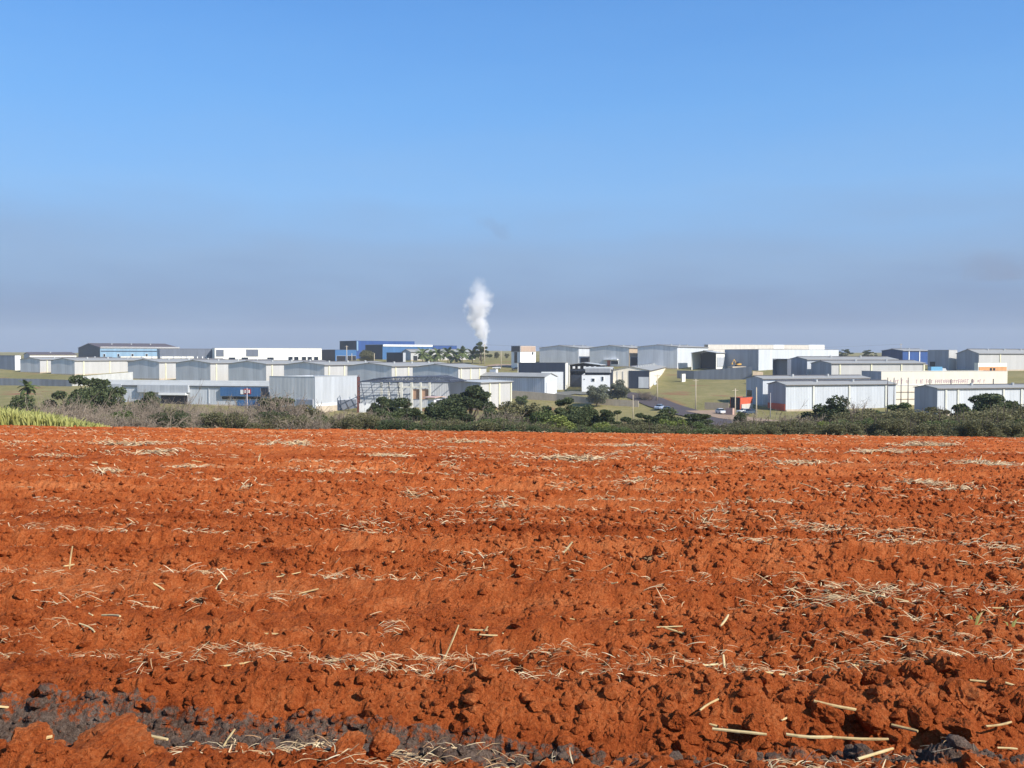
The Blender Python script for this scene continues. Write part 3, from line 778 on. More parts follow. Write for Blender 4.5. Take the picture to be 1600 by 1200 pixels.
# steel skeleton of an unfinished hall
def skeleton():
    Y = 225 * K
    p0 = place(559, 225); p1 = place(711, 221)
    d = Vector((p1.x - p0.x, p1.y - p0.y, 0)); W = d.length; d.normalize(); bk = Vector((-d.y, d.x, 0))
    if bk.y < 0: bk = -bk
    base = g(p0.x, p0.y)
    root = empty('steel_frame', (p0.x, p0.y, base), math.atan2(d.y, d.x))
    tag(root, 'unfinished hall with dark roof trusses, white columns and brick infill', 'building')
    STEEL = paint((88, 96, 114)); RUST = paint((120, 66, 56)); WCOL = paint((232, 228, 214)); BRICK = paint((190, 152, 126))
    def lx(px): return (ux(px) / CP - ux(559) / CP) / (ux(711) / CP - ux(559) / CP) * W
    def lz(py): return zat(py, Y) - base
    zb = lz(596.5)
    top = [(559, 597), (594, 590.5), (640, 589), (680, 588), (711, 596)]
    depth = 16.0
    for k in range(6):
        y = depth * k / 5
        m = MB()
        pts = [(lx(a), y, lz(b)) for a, b in top]
        for a, b in zip(pts[:-1], pts[1:]): m.bar(a, b, .13)
        m.bar((0, y, zb), (W, y, zb), .12)
        n = 22
        for i in range(n):
            xa = W * i / n; xb = W * (i + 1) / n
            za = np.interp(xa, [p[0] for p in pts], [p[2] for p in pts]); zb2 = np.interp(xb, [p[0] for p in pts], [p[2] for p in pts])
            m.bar((xa, y, zb), (xb, y, float(zb2)), .07, n=4); m.bar((xa, y, float(za)), (xa, y, zb), .06, n=4)
        m.build('roof_truss', STEEL, root)
    for i in range(9):
        x = W * (i + .5) / 9
        zt = float(np.interp(x, [lx(a) for a, b in top], [lz(b) for a, b in top]))
        MB().bar((x, -.3, zt + .12), (x, depth + .3, zt + .12), .12, n=4).build('purlin', STEEL, root)
    for y in (0.0, 1.4):
        MB().box(-.2, .15, y - .15, y + .15, -2, lz(589)).build('column', RUST, root)
    for z in np.linspace(0, lz(590), 8):
        MB().bar((0, 0, z), (0, 1.4, z + .8), .08, n=4).build('brace', RUST, root)
    for px in (628, 644, 658, 672):
        x = lx(px); MB().box(x - .32, x + .32, -.3, .3, -2.5, zb - .1).build('column', WCOL, root)
    for px in (584, 596, 612):
        x = lx(px); MB().box(x - .3, x + .3, 7.5, 8.1, -2.5, zb - .1).build('column', WCOL, root)
    MB().box(lx(628), lx(672), -.22, .22, lz(605.5), lz(603)).build('beam', WCOL, root)
    for py in (601, 605.5, 609.5, 613.5, 618):
        MB().bar((0.2, .1, lz(py)), (lx(627), .1, lz(py)), .09, n=4).build('girt', STEEL, root)
    for a, b in ((563, 571), (579, 586), (607, 613), (621, 627)):
        MB().bar((lx(a), 0.25, zb), (lx(b), 0.25, lz(632)), .12, n=4).build('raking_post', STEEL, root)
    for a, b in ((645.5, 656.5), (659.5, 670.5)):
        MB().box(lx(a), lx(b), .32, .6, lz(623), lz(607.5)).build('brick_infill', BRICK, root)
    MB().box(-8.0, W - .4, depth + .4, depth + .6, -2.5, zb - .3).build('back_wall', PWHITE, root)
    MB().box(0.3, lx(627), .35, .6, -2.5, lz(630.5)).build('base_wall', WHITE, root)
skeleton()

# ------------------------------------------------------------------ poles
M_POLE = paint((206, 190, 164), 0.8); M_POLED = paint((92, 84, 84), 0.8)
def pole(px, yt, Y=None, yb=None, mat=M_POLE, arm=True, label='', name='utility_pole', r=0.15):
    p = hit(px, yb, 100) if Y is None else place(px, Y)
    Hh = zat(yt, p.y) - p.z
    root = empty(name, p); tag(root, label, 'pole')
    MB().bar((0, 0, -1), (0, 0, Hh), r * 1.3, r * 0.8, 8).build('post', mat, root, True)
    if arm:
        MB().box(-.9, .9, -.06, .06, Hh - .6, Hh - .45).build('crossarm', mat, root)
        for x in (-.8, 0.3, .8): MB().bar((x, 0, Hh - .445), (x, 0, Hh - .2), .06, .04).build('insulator', M_POLED, root)
    return root
lamp = pole(1027, 585, yb=627, label='pale concrete pole beside the road, with a round white lamp')
MB().bar((-.1, -.3, 4.0), (-.1, -.75, 4.05), .06).build('lamp_arm', M_POLE, lamp)
MB().bar((-.9, -.5, 6.0), (-.9, -.8, 6.0), .55, .5, 12).build('lamp_head', WHITE, lamp)
MB().bar((0, 0, 6.0), (-.9, -.5, 6.0), .05, .05).build('lamp_arm', M_POLE, lamp)
pole(1087, 592, yb=641, label='pale concrete pole at the foot of the grass slope')
pole(989, 617, yb=656, label='thin pale pole standing in the grass left of the road', arm=False, r=.11)
pole(1149, 607, Y=213, label='pale pole in front of the gatehouse', r=.17)
pole(1182, 605, Y=213, label='tall pale pole right of the gatehouse', r=.19, arm=False)
pole(1204, 614, Y=210, label='grey pole in front of the orange base wall', r=.13, arm=False, mat=paint((170, 166, 164)))
pole(757, 538, Y=405, label='pole rising beside the dark tree under the smoke', r=.2)
pole(749, 545, Y=408, label='shorter pole left of the one under the smoke', r=.16, arm=False)
pole(783, 548, Y=385, label='slim pole in front of the brown field', r=.16, arm=False)
pole(542, 540, Y=412, label='pole with a white box in front of the blue hall', r=.2)
pole(550, 552, Y=408, label='short pale post right of the pole with the white box', r=.17, arm=False)
pole(585, 552, Y=408, label='short pale post in front of the navy blue hall', r=.18, arm=False)
pole(386, 606, Y=205, label='thin white pole in front of the blue shopfront', r=.1, arm=False, mat=paint((226, 206, 200)))
pole(1407, 537, Y=470, label='thin pole above the blue hall on the right skyline', r=.18)
for px, wh in ((1387, 'leftmost'), (1397, 'second from the left'), (1408, 'third from the left'), (1419, 'rightmost')):
    pole(px, 590, Y=222, label='dark post of four before the cream lettered wall, ' + wh, name='fence_post', mat=M_POLED, arm=False, r=.14).__setitem__('group', 'dark posts before the lettered wall')
for px, wh in ((1453, 'leftmost'), (1486, 'second'), (1519, 'third'), (1552, 'rightmost')):
    pole(px, 592, Y=236, label='short dark post above the roof at the right edge, ' + wh, name='fence_post', mat=M_POLED, arm=False, r=.2).__setitem__('group', 'dark posts above the right hall')
# power line between the skyline poles
def wire(name, a, b, sag, label):
    m = MB(); n = 14; pts = []
    for i in range(n + 1):
        t = i / n; p = Vector(a).lerp(Vector(b), t); p.z -= sag * 4 * t * (1 - t); pts.append(p)
    for p, q_ in zip(pts[:-1], pts[1:]): m.bar(p, q_, .045, n=4)
    tag(m.build(name, M_POLED), label, 'cable')
pa = place(757, 405); pb = place(1407, 470)
wire('power_cable', (pa.x, pa.y, zat(538.6, pa.y)), (pb.x, pb.y, zat(537.6, pb.y)), 3.0, 'thin power cable sagging across the skyline halls')

# ------------------------------------------------------------------ vehicles
RUB = paint((24, 24, 26)); RIM = glossy((150, 152, 156), .3, .6)
def car(px, py, yaw, color, label, Y=None, scale=1.0, van=False):
    p = hit(px, py, 100) if Y is None else place(px, Y)
    p.z += 0.32
    root = empty('parked_car', p, yaw); tag(root, label, 'car')
    L, W, = 4.3, 1.75
    prof = [(0, .35), (0, .78), (.12, .9), (1.05, 1.0), (1.7, 1.46), (3.2, 1.5), (3.95, 1.05), (4.25, 1.0), (4.3, .4)]
    body = [(0, .32), (0, .78), (.12, .9), (1.05, .99), (3.95, 1.03), (4.25, .98), (4.3, .4), (4.2, .3)]
    paintm = glossy(color, .22)
    MB().prism([(a - L / 2, b) for a, b in body], 1, -W / 2, W / 2).build('body', paintm, root)
    cabv = []
    for y, ins in ((-1, 0), (1, 0)):
        for a, b, n_ in ((1.05, .985, 0), (1.7, 1.46, .16), (3.2, 1.5, .16), (3.95, 1.02, 0)):
            cabv.append((a - L / 2, y * (W / 2 - .06 - n_), b))
    MB().add(cabv, [(0, 1, 2, 3), (7, 6, 5, 4), (0, 4, 5, 1), (1, 5, 6, 2), (2, 6, 7, 3)]).build('windows', GLASS, root)
    MB().add([(1.75 - L / 2, -.66, 1.475), (3.15 - L / 2, -.66, 1.51), (3.15 - L / 2, .66, 1.51), (1.75 - L / 2, .66, 1.475),
              (1.75 - L / 2, -.6, 1.53), (3.15 - L / 2, -.6, 1.56), (3.15 - L / 2, .6, 1.56), (1.75 - L / 2, .6, 1.53)], [(0, 3, 2, 1), (4, 5, 6, 7), (0, 1, 5, 4), (1, 2, 6, 5), (2, 3, 7, 6), (3, 0, 4, 7)]).build('roof', paintm, root)
    for x in (.85, 3.45):
        for y in (-1, 1):
            wv = MB().bar((x - L / 2, y * (W / 2 - .2), .32), (x - L / 2, y * (W / 2 + .02), .32), .32, n=14).build('wheel', RUB, root)
            MB().bar((x - L / 2, y * (W / 2 + .021), .32), (x - L / 2, y * (W / 2 + .04), .32), .19, n=10).build('rim', RIM, wv)
    for y in (-.62, .62):
        MB().box(-L / 2 - .03, -L / 2 - .003, y - .17, y + .17, .66, .8).build('headlight', glossy((220, 222, 226), .1), root)
        MB().box(L / 2 + .003, L / 2 + .03, y - .14, y + .14, .72, .9).build('tail_light', glossy((130, 20, 20), .2), root)
    root.scale = (scale,) * 3
    return root
car(1030, 641, R(62), (168, 182, 204), 'light blue silver car driving on the road')
car(1041, 644.5, R(62), (92, 98, 110), 'grey car just behind the silver car on the road')
car(1126, 648, R(100), (232, 232, 232), 'white parked car left of the brick stack')
car(1163, 645, R(15), (226, 228, 228), 'white parked car in front of the gatehouse', Y=219)
car(1172, 650, R(30), (70, 84, 100), 'dark blue parked car behind the tall pale pole', Y=217)
car(806, 571.5, R(10), (30, 32, 40), 'dark parked car beside the two storey house', Y=372)
car(776, 569, R(0), (222, 222, 222), 'white parked car in the brown yard', Y=378)

def truck(px, Y, label):
    p = place(px, Y); root = empty('truck', p, R(8)); tag(root, label, 'truck')
    LB = glossy((120, 182, 220), .3)
    MB().box(-3.2, 2.0, -1.2, 1.2, 1.0, 3.3).build('cargo_box', LB, root)
    MB().prism([(2.1, .7), (4.0, .7), (4.0, 1.7), (3.6, 2.6), (2.1, 2.7)], 1, -1.1, 1.1).build('cab', glossy((214, 216, 218)), root)
    MB().box(3.62, 4.02, -.95, .95, 1.75, 2.4).build('windscreen', GLASS, root)
    MB().box(-3.2, 4.0, -.5, .5, .6, .99).build('chassis', RUB, root)
    for x in (-2.2, -1.1, 3.1):
        for y in (-1, 1): MB().bar((x, y * .8, .5), (x, y * 1.15, .5), .5, n=12).build('wheel', RUB, root)
truck(1463, 318, 'light blue box truck behind the cream lettered wall')
def digger(px, Y):
    p = place(px, Y); root = empty('excavator', p, R(200)); tag(root, 'small yellow excavator parked before the dark grey wall', 'excavator')
    YEL = glossy((214, 164, 70), .4)
    for y in (-1.0, 1.0): MB().prism([(-1.6, .1), (1.6, .1), (1.9, .45), (1.6, .8), (-1.6, .8), (-1.9, .45)], 1, y - .25, y + .25).build('track', RUB, root)
    MB().prism([(-1.9, .9), (1.2, .9), (1.2, 1.7), (-1.0, 2.0), (-1.9, 1.8)], 1, -1.1, 1.1).build('body', YEL, root)
    MB().prism([(.1, 1.75), (1.3, 1.72), (1.2, 3.0), (.1, 3.0)], 1, .1, 1.05).build('cab', GLASS, root)
    MB().bar((1.2, -.2, 1.6), (2.8, -.2, 4.6), .3, .24, 4).build('boom', YEL, root)
    MB().bar((2.8, -.2, 4.6), (4.4, -.2, 2.2), .22, .16, 4).build('arm', YEL, root)
    MB().prism([(4.1, 2.3), (4.8, 2.1), (4.6, 1.2), (3.9, 1.3)], 1, -.6, .2).build('bucket', YEL, root)
    root.location.z += 4.2
    root.location.z = zat(572.5, p.y); root.scale = (.72,) * 3
    mb = MB().box(-4, 6, -3, 3, g(p.x, p.y) - p.z - 8, -.02); mb.build('loading_platform', CONC, root)
digger(1153, 345)

# ------------------------------------------------------------------ vegetation
def quads(cent, size, rs, up=0.0, aspect=0.55):
    n = len(cent)
    u = rs.normal(size=(n, 3)); u[:, 2] *= (1 - up)
    u /= np.linalg.norm(u, axis=1)[:, None]
    v = np.cross(u, rs.normal(size=(n, 3))); v /= np.linalg.norm(v, axis=1)[:, None]
    s = (size * (0.6 + 0.8 * rs.random(n)))[:, None] if not np.isscalar(size) else (size * (0.6 + 0.8 * rs.random(n)))[:, None]
    a = cent + u * s; b = cent + v * s * aspect; c = cent - u * s; d = cent - v * s * aspect
    V = np.stack([a, b, c, d], 1).reshape(-1, 3)
    return V, np.arange(n * 4).reshape(n, 4)
def tubes(segs, n=4):
    """segs: list of (p, q, r0, r1)"""
    V = []; Fq = []
    for p, q_, r0, r1 in segs:
        p = np.array(p, float); q_ = np.array(q_, float); d = q_ - p; L = np.linalg.norm(d)
        if L < 1e-6: continue
        d /= L
        u = np.cross(d, [0.31, 0.95, 0.05]); u /= np.linalg.norm(u); v = np.cross(d, u)
        b = len(V)
        for P, r in ((p, r0), (q_, r1)):
            for i in range(n):
                a = 2 * math.pi * i / n; V.append(P + u * r * math.cos(a) + v * r * math.sin(a))
        for i in range(n): Fq.append((b + i, b + (i + 1) % n, b + n + (i + 1) % n, b + n + i))
    return np.array(V), np.array(Fq)
def limbs(rs, base, targets, r0, forks=0.45):
    segs = []
    for t in targets:
        t = np.array(t, float)
        fork = np.array(base) * (1 - forks) + np.array([t[0] * .25, t[1] * .25, t[2] * .55]) * forks * 1.3
        mid = (fork + t) / 2 + rs.normal(size=3) * np.linalg.norm(t - fork) * .08
        segs += [(base, fork, r0, r0 * .7), (fork, mid, r0 * .6, r0 * .38), (mid, t, r0 * .38, r0 * .12)]
    return segs
def crown_points(rs, clumps, n, flat=1.0):
    """clumps: list of (center, radius); leaves sit in the shells of the clumps"""
    w_ = np.array([c[1] ** 2 for c in clumps]); w_ /= w_.sum()
    k = rs.choice(len(clumps), n, p=w_)
    C = np.array([c[0] for c in clumps])[k]; r = np.array([c[1] for c in clumps])[k]
    d = rs.normal(size=(n, 3)); d /= np.linalg.norm(d, axis=1)[:, None]
    rad = r * (0.45 + 0.62 * rs.random(n) ** 0.6)
    P = C + d * rad[:, None] * np.array([1, 1, flat])
    return P
M_BARK = paint((104, 92, 80), 0.9, 0.3); M_BARKG = paint((164, 147, 128), 0.9, 0.3)
LEAF = {'dark': foliage('dark_leaves', (0.028, 0.042, 0.017), (0.125, 0.150, 0.058)), 'green': foliage('green_leaves', (0.045, 0.070, 0.020), (0.17, 0.205, 0.066)),
        'olive': foliage('olive_leaves', (0.070, 0.072, 0.030), (0.235, 0.215, 0.100)), 'lime': foliage('lime_leaves', (0.10, 0.13, 0.025), (0.28, 0.31, 0.08)),
        'grey': foliage('grey_green_leaves', (0.075, 0.088, 0.058), (0.23, 0.24, 0.16)), 'dry': foliage('dry_twigs', (0.13, 0.098, 0.068), (0.36, 0.29, 0.215), .05),
        'cane': foliage('cane_leaves', (0.20, 0.21, 0.045), (0.52, 0.50, 0.17))}
PROTO = {}
def proto(kind, var):
    """unit tree: about 1 m high and 1 m wide, scaled on placing; returns (crown mesh, trunk mesh)"""
    key = (kind, var)
    if key in PROTO: return PROTO[key]
    rs = np.random.default_rng(abs(hash((kind, var))) % 99991 if False else (sum(map(ord, kind)) * 31 + var * 7))
    if kind == 'umbrella':
        cl = []
        for i in range(26):
            a = rs.random() * 6.283; r = .46 * math.sqrt(rs.random())
            cl.append(((r * math.cos(a), r * math.sin(a), .80 - .28 * (r / .46) ** 2 + rs.normal() * .045), .085 + .05 * rs.random()))
        P = crown_points(rs, cl, 9000, .6); leaf = .021
        segs = limbs(rs, (0, 0, .12), [c[0] for c in cl[:11]], .030) + [((0, 0, -.15), (0, 0, .12), .036, .030)]
    elif kind == 'round':
        cl = []
        for i in range(30):
            d = rs.normal(size=3); d /= np.linalg.norm(d); rr_ = rs.random() ** .4
            cl.append(((d[0] * .36 * rr_, d[1] * .36 * rr_, .52 + d[2] * .38 * rr_), .10 + .07 * rs.random()))
        P = crown_points(rs, cl, 9500, .9); leaf = .024
        segs = limbs(rs, (0, 0, .08), [c[0] for c in cl[:9]], .022) + [((0, 0, -.15), (0, 0, .08), .028, .022)]
    elif kind == 'spread':                       # layered, ragged crown
        cl = []
        for i in range(34):
            a = rs.random() * 6.283; lay = rs.choice([.38, .55, .72, .88]); r = (.52 - .32 * abs(lay - .5)) * rs.random() ** .5 * (1.15 if lay < .8 else .6)
            cl.append(((r * math.cos(a), r * math.sin(a), lay + rs.normal() * .03), .075 + .05 * rs.random()))
        P = crown_points(rs, cl, 9000, .6); leaf = .021
        segs = limbs(rs, (0, 0, .1), [c[0] for c in cl[:12]], .026) + [((0, 0, -.15), (0, 0, .1), .032, .026)]
    elif kind == 'hedge':
        cl = []
        for i in range(46):
            cl.append((((rs.random() - .5) * .95, (rs.random() - .5) * .5, .25 + .55 * rs.random() * (1 - .2 * rs.random())), .09 + .07 * rs.random()))
        P = crown_points(rs, cl, 12000, 1.0); leaf = .018
        segs = []
        for i in range(40):
            x = (rs.random() - .5) * .9; y = (rs.random() - .5) * .5; z = .55 + .42 * rs.random()
            segs.append(((x, y, -.1), (x + rs.normal() * .05, y, z), .006, .003))
    elif kind == 'twig':                         # leafless scrub
        segs = []; ends = []
        for i in range(80):
            x = rs.normal() * .22; y = rs.normal() * .18
            p = np.array([x, y, -.1]); d = np.array([x * 1.3 + rs.normal() * .14, y * 1.1 + rs.normal() * .12, 1.0]); d /= np.linalg.norm(d)
            L = .72 + .42 * rs.random()
            q1 = p + d * L * .5 + rs.normal(size=3) * .02; q2 = q1 + (d + rs.normal(size=3) * .16) * L * .5
            segs += [(p, q1, .010, .007), (q1, q2, .007, .004)]
            for k in range(9):
                t = .25 + .75 * rs.random(); b0 = p + (q2 - p) * t
                dd = d * .7 + rs.normal(size=3) * .5; e = b0 + dd * (.10 + .16 * rs.random())
                segs.append((b0, e, .0055, .003)); ends.append(e)
                for j in range(2):
                    b1 = b0 + (e - b0) * (.4 + .6 * rs.random()); segs.append((b1, b1 + (dd + rs.normal(size=3) * .6) * .10, .0042, .0022))
        ends = np.array(ends)
        P = ends[rs.integers(0, len(ends), 2600)] + rs.normal(size=(2600, 3)) * .05; leaf = .013
    elif kind == 'bare':                         # pale bare little tree
        segs = [((0, 0, -.15), (0, 0, .3), .022, .016)]; P = np.zeros((4, 3)); ends = []
        for i in range(7):
            a = 6.283 * i / 7 + rs.random(); t = np.array([.3 * math.cos(a), .3 * math.sin(a), .75 + .25 * rs.random()])
            m_ = t * .5 + np.array([0, 0, .22]); segs += [((0, 0, .25), m_, .014, .009), (m_, t, .009, .003)]
            for k in range(7):
                b0 = m_ + (t - m_) * rs.random(); e = b0 + np.array([rs.normal() * .12, rs.normal() * .12, .05 + .15 * rs.random()]); segs.append((b0, e, .005, .002)); ends.append(e)
        ends = np.array(ends); P = ends[rs.integers(0, len(ends), 400)] + rs.normal(size=(400, 3)) * .04; leaf = .011
    V, Fq = quads(P, leaf, rs)
    cm = mesh_np('crown', V, Fq, None)
    tv, tf = tubes(segs)
    tm = mesh_np('trunk', tv, tf, None)
    PROTO[key] = (cm, tm)
    return PROTO[key]
def slot(o, mat):
    if not o.data.materials: o.data.materials.append(None)
    o.material_slots[0].link = 'OBJECT'; o.material_slots[0].material = mat
    return o
vi = 0
def plant(name, kind, leaf, px, ytop, wpx, Y, label, cat, group=None, depth=None, bark=None, sink=0.0):
    """stands on the ground at distance Y; height and width from the photograph"""
    global vi
    vi += 1
    X = ux(px) / CP * Y; z0 = g(X, Y) - sink
    Ht = (zat(ytop, Y) - z0) * (0.86 if kind == 'twig' else (1.22 if kind == 'hedge' else 1.14 if 590 < px < 1120 and Y < 130 and name == 'dense_tree' else 1.06)); Wd = wpx / F * Y * (1.25 if kind in ('round', 'spread', 'umbrella') else 1.1)
    root = empty(name, (X, Y, z0), random.uniform(0, 6.28) if kind not in ('hedge',) else random.uniform(-.15, .15) + (math.pi if vi % 2 else 0))
    tag(root, label, cat, group)
    cm, tm = proto(kind, vi % 3)
    sx = Wd; sy = Wd * 0.9 if depth is None else depth
    c = slot(link('crown', cm, root, scale=(sx, sy, Ht)), LEAF[leaf])
    t = slot(link('trunk', tm, root, scale=(sx, sy, Ht)), bark or (M_BARKG if kind in ('twig', 'bare') else M_BARK))
    return root
T = 'tree'; SH = 'shrub'
BELT = [
 # name, kind, leaf, px, ytop, width px, Y, label, category
 ('spreading_tree', 'spread', 'dark', 142, 592, 96, 150, 'dark spreading tree at the left in front of the white low hall', T),
 ('umbrella_tree', 'umbrella', 'dark', 733, 601, 92, 150, 'big dark umbrella shaped tree before the grey and white hall', T),
 ('umbrella_tree', 'umbrella', 'dark', 1546, 611, 100, 115, 'dark umbrella tree leaning over the hedge at the right edge', T),
 ('dense_tree', 'round', 'dark', 1298, 623, 92, 118, 'dense dark rounded bush before the long white ribbed hall', T),
 ('umbrella_tree', 'umbrella', 'dark', 228, 611, 58, 140, 'small dark umbrella crown before the grey panelled shed front', T),
 ('umbrella_tree', 'umbrella', 'dark', 600, 617, 48, 140, 'small umbrella crown before the steel skeleton', T),
 ('dense_tree', 'round', 'dark', 40, 622, 96, 118, 'low dark bush at the left edge above the yellow cane', SH),
 ('dense_tree', 'spread', 'dark', 430, 624, 84, 108, 'dark ragged tree before the tall grey box hall', T),
 ('dense_tree', 'round', 'olive', 478, 632, 62, 106, 'dull olive tree right of the ragged dark tree', T),
 ('dense_tree', 'spread', 'dark', 640, 632, 92, 112, 'dark tree below the steel skeleton', T),
 ('dense_tree', 'round', 'dark', 706, 640, 84, 108, 'dark green tree under the big umbrella tree', T),
 ('dense_tree', 'round', 'olive', 812, 633, 84, 112, 'grey olive rounded tree right of the umbrella tree', T),
 ('dense_tree', 'spread', 'dark', 872, 630, 60, 116, 'dark tree in front of the beige wall', T),
 ('dense_tree', 'round', 'dark', 920, 638, 62, 114, 'dark green tree left of the thin pale pole', T),
 ('dense_tree', 'spread', 'dark', 955, 645, 58, 112, 'low dark tree below the thin pale pole', T),
 ('dense_tree', 'round', 'dark', 1042, 645, 76, 110, 'dark bush below the silver car', SH),
 ('dense_tree', 'spread', 'dark', 1092, 652, 62, 108, 'low dark bush right of the road bend', SH),
 ('dense_tree', 'round', 'dark', 1157, 643, 22, 140, 'small dark green round bush before the gatehouse', SH),
 ('dense_tree', 'spread', 'green', 1396, 633, 62, 125, 'small dark green bush top above the olive hedge', SH),
 ('dense_tree', 'round', 'dark', 146, 602, 84, 146, 'dense dark heart of the spreading tree group at the left', T),
 ('dense_tree', 'round', 'dark', 682, 633, 46, 118, 'dark bush before the small white hut', SH),
 ('dense_tree', 'round', 'dark', 772, 645, 60, 106, 'dark tree between the umbrella tree and the grey olive tree', T),
 ('dense_tree', 'round', 'green', 846, 645, 60, 106, 'green tree above the bright yellow green shrub', T),
 ('dense_tree', 'round', 'dark', 895, 646, 60, 104, 'dark bush right of the bright yellow green shrub', T),
 ('dense_tree', 'spread', 'dark', 1014, 652, 50, 106, 'dark bush left of the silver car bend', SH),
 ('dense_tree', 'round', 'dark', 118, 618, 60, 120, 'dark undergrowth at the left foot of the spreading tree', SH),
 ('dense_tree', 'round', 'dark', 610, 642, 60, 104, 'dark bush under the small umbrella crown', SH),
 ('dense_tree', 'round', 'olive', 270, 640, 60, 104, 'dull olive bush before the dark opening', SH),
 ('dense_tree', 'round', 'dark', 372, 648, 52, 100, 'dark bush under the blue shopfront', SH),
 ('dense_tree', 'round', 'olive', 1578, 632, 70, 108, 'olive bush under the right end of the leaning umbrella tree', SH),
 ('lime_shrub', 'round', 'lime', 868, 651, 76, 96, 'bright yellow green shrub below the beige wall', SH),
 ('lime_shrub', 'round', 'lime', 938, 660, 46, 94, 'low bright green shrub left of the road', SH),
 ('lime_shrub', 'round', 'lime', 1052, 655, 52, 94, 'bright green shrub below the silver car', SH),
 ('lime_shrub', 'round', 'lime', 1290, 661, 52, 94, 'bright green shrub before the dense dark rounded bush', SH),
 ('green_shrub', 'round', 'green', 188, 642, 56, 96, 'green bush below the dark spreading tree', SH),
 ('green_shrub', 'round', 'green', 330, 645, 48, 96, 'green bush below the blue shopfront', SH),
 ('green_shrub', 'round', 'green', 664, 655, 60, 96, 'green bush left below the umbrella tree', SH),
 ('green_shrub', 'round', 'green', 745, 657, 60, 98, 'mid green bush below the umbrella tree trunk', SH),
 ('green_shrub', 'round', 'green', 496, 650, 44, 98, 'green bush left of the dry gap', SH),
 ('green_shrub', 'round', 'green', 1090, 662, 60, 93, 'green bush at the field edge right of the road', SH),
 ('green_shrub', 'round', 'green', 1575, 660, 60, 93, 'green bush under the leaning umbrella tree', SH),
 ('green_shrub', 'round', 'olive', 996, 655, 44, 104, 'dull shrub before the thin pale pole', SH),
 ('hedge_shrub', 'hedge', 'olive', 1372, 646, 110, 104, 'left stretch of the dense olive hedge at the right', SH),
 ('hedge_shrub', 'hedge', 'olive', 1452, 643, 120, 102, 'middle stretch of the dense olive hedge at the right', SH),
 ('hedge_shrub', 'hedge', 'olive', 1525, 642, 110, 103, 'stretch of the olive hedge left of the leaning umbrella tree', SH),
 ('hedge_shrub', 'hedge', 'olive', 1600, 636, 110, 106, 'end of the olive hedge at the right edge', SH),
 ('hedge_tree', 'round', 'olive', 1350, 640, 60, 112, 'olive tree rising from the hedge right of the dense rounded bush', T),
 ('hedge_tree', 'round', 'olive', 1418, 638, 70, 112, 'olive tree rising from the hedge below the dark posts', T),
 ('hedge_tree', 'spread', 'olive', 1478, 640, 70, 110, 'ragged olive tree rising from the hedge before the right dark gable', T),
 ('hedge_tree', 'round', 'green', 1515, 638, 54, 112, 'greener tree at the left foot of the leaning umbrella tree', T),
 ('hedge_tree', 'round', 'dark', 1556, 628, 70, 112, 'dark tree under the leaning umbrella crown', T),
 ('hedge_shrub', 'hedge', 'olive', 1212, 657, 110, 98, 'low olive scrub below the orange base wall', SH),
 ('hedge_shrub', 'hedge', 'olive', 1142, 662, 80, 96, 'low olive scrub before the gatehouse', SH),
 ('hedge_shrub', 'hedge', 'olive', 1330, 655, 70, 97, 'olive scrub right of the bright green shrub', SH),
 ('hedge_shrub', 'hedge', 'olive', 990, 664, 60, 93, 'low scrub at the field edge left of the road', SH),
 ('hedge_shrub', 'hedge', 'green', 800, 655, 90, 94, 'low green scrub below the grey olive tree', SH),
 ('hedge_shrub', 'hedge', 'olive', 690, 657, 80, 92, 'low dull scrub at the field edge below the umbrella tree', SH),
 ('hedge_shrub', 'hedge', 'olive', 430, 651, 90, 93, 'low dull scrub below the ragged dark tree', SH),
]
for (nm, kd, lf, px, yt, wp, Y, lab, ct) in BELT:
    plant(nm, kd, lf, px, yt, wp, Y, lab, ct, depth=(wp / F * Y * .55) if kd == 'hedge' else None)
TW = [(75, 627, 60), (112, 624, 62), (150, 636, 56), (172, 628, 50), (214, 626, 60), (250, 622, 64), (282, 628, 58), (310, 637, 50), (357, 628, 56), (380, 634, 48),
      (440, 616, 66), (520, 642, 60), (548, 650, 50), (575, 645, 56), (604, 642, 48), (768, 640, 50), (784, 646, 44), (1010, 660, 40), (1128, 660, 56), (1180, 652, 60), (1238, 646, 60), (1262, 652, 44), (30, 640, 60), (236, 640, 60), (400, 645, 50), (1340, 636, 46)]
where = ['above the yellow cane', 'left of the dark spreading tree', 'below the dark spreading tree', 'right under the dark spreading tree', 'below the grey panelled front', 'before the dark opening', 'right of the dark opening',
         'before the plain white wall', 'left of the blue shopfront', 'under the blue shopfront', 'with pale top before the grey box hall', 'before the grey roller door', 'in the dry gap', 'left of the steel skeleton',
         'below the small umbrella crown', 'right of the umbrella tree trunk', 'left of the grey olive tree', 'beside the road edge', 'below the brick stack', 'before the tall pale pole', 'below the orange base',
         'left of the dense rounded bush', 'at the far left edge', 'low before the dark opening', 'left of the ragged dark tree', 'right of the dense rounded bush']
for i, (px, yt, wp) in enumerate(TW):
    plant('bare_shrub', 'twig', 'dry', px, yt, wp, 98 + (i * 7) % 22, 'leafless grey brown scrub ' + where[i], SH, 'leafless scrub behind the field')
rs = np.random.default_rng(5)
UNITS = 'first second third fourth fifth sixth seventh eighth ninth tenth eleventh twelfth thirteenth fourteenth fifteenth sixteenth seventeenth eighteenth nineteenth'.split()
def ordinal(n):
    if n < 20: return UNITS[n - 1]
    t = ['twenty', 'thirty', 'forty'][n // 10 - 2]
    return t[:-1] + 'ieth' if n % 10 == 0 else t + '-' + UNITS[n % 10 - 1]
count = {'twig': 0, 'hedge': 0}
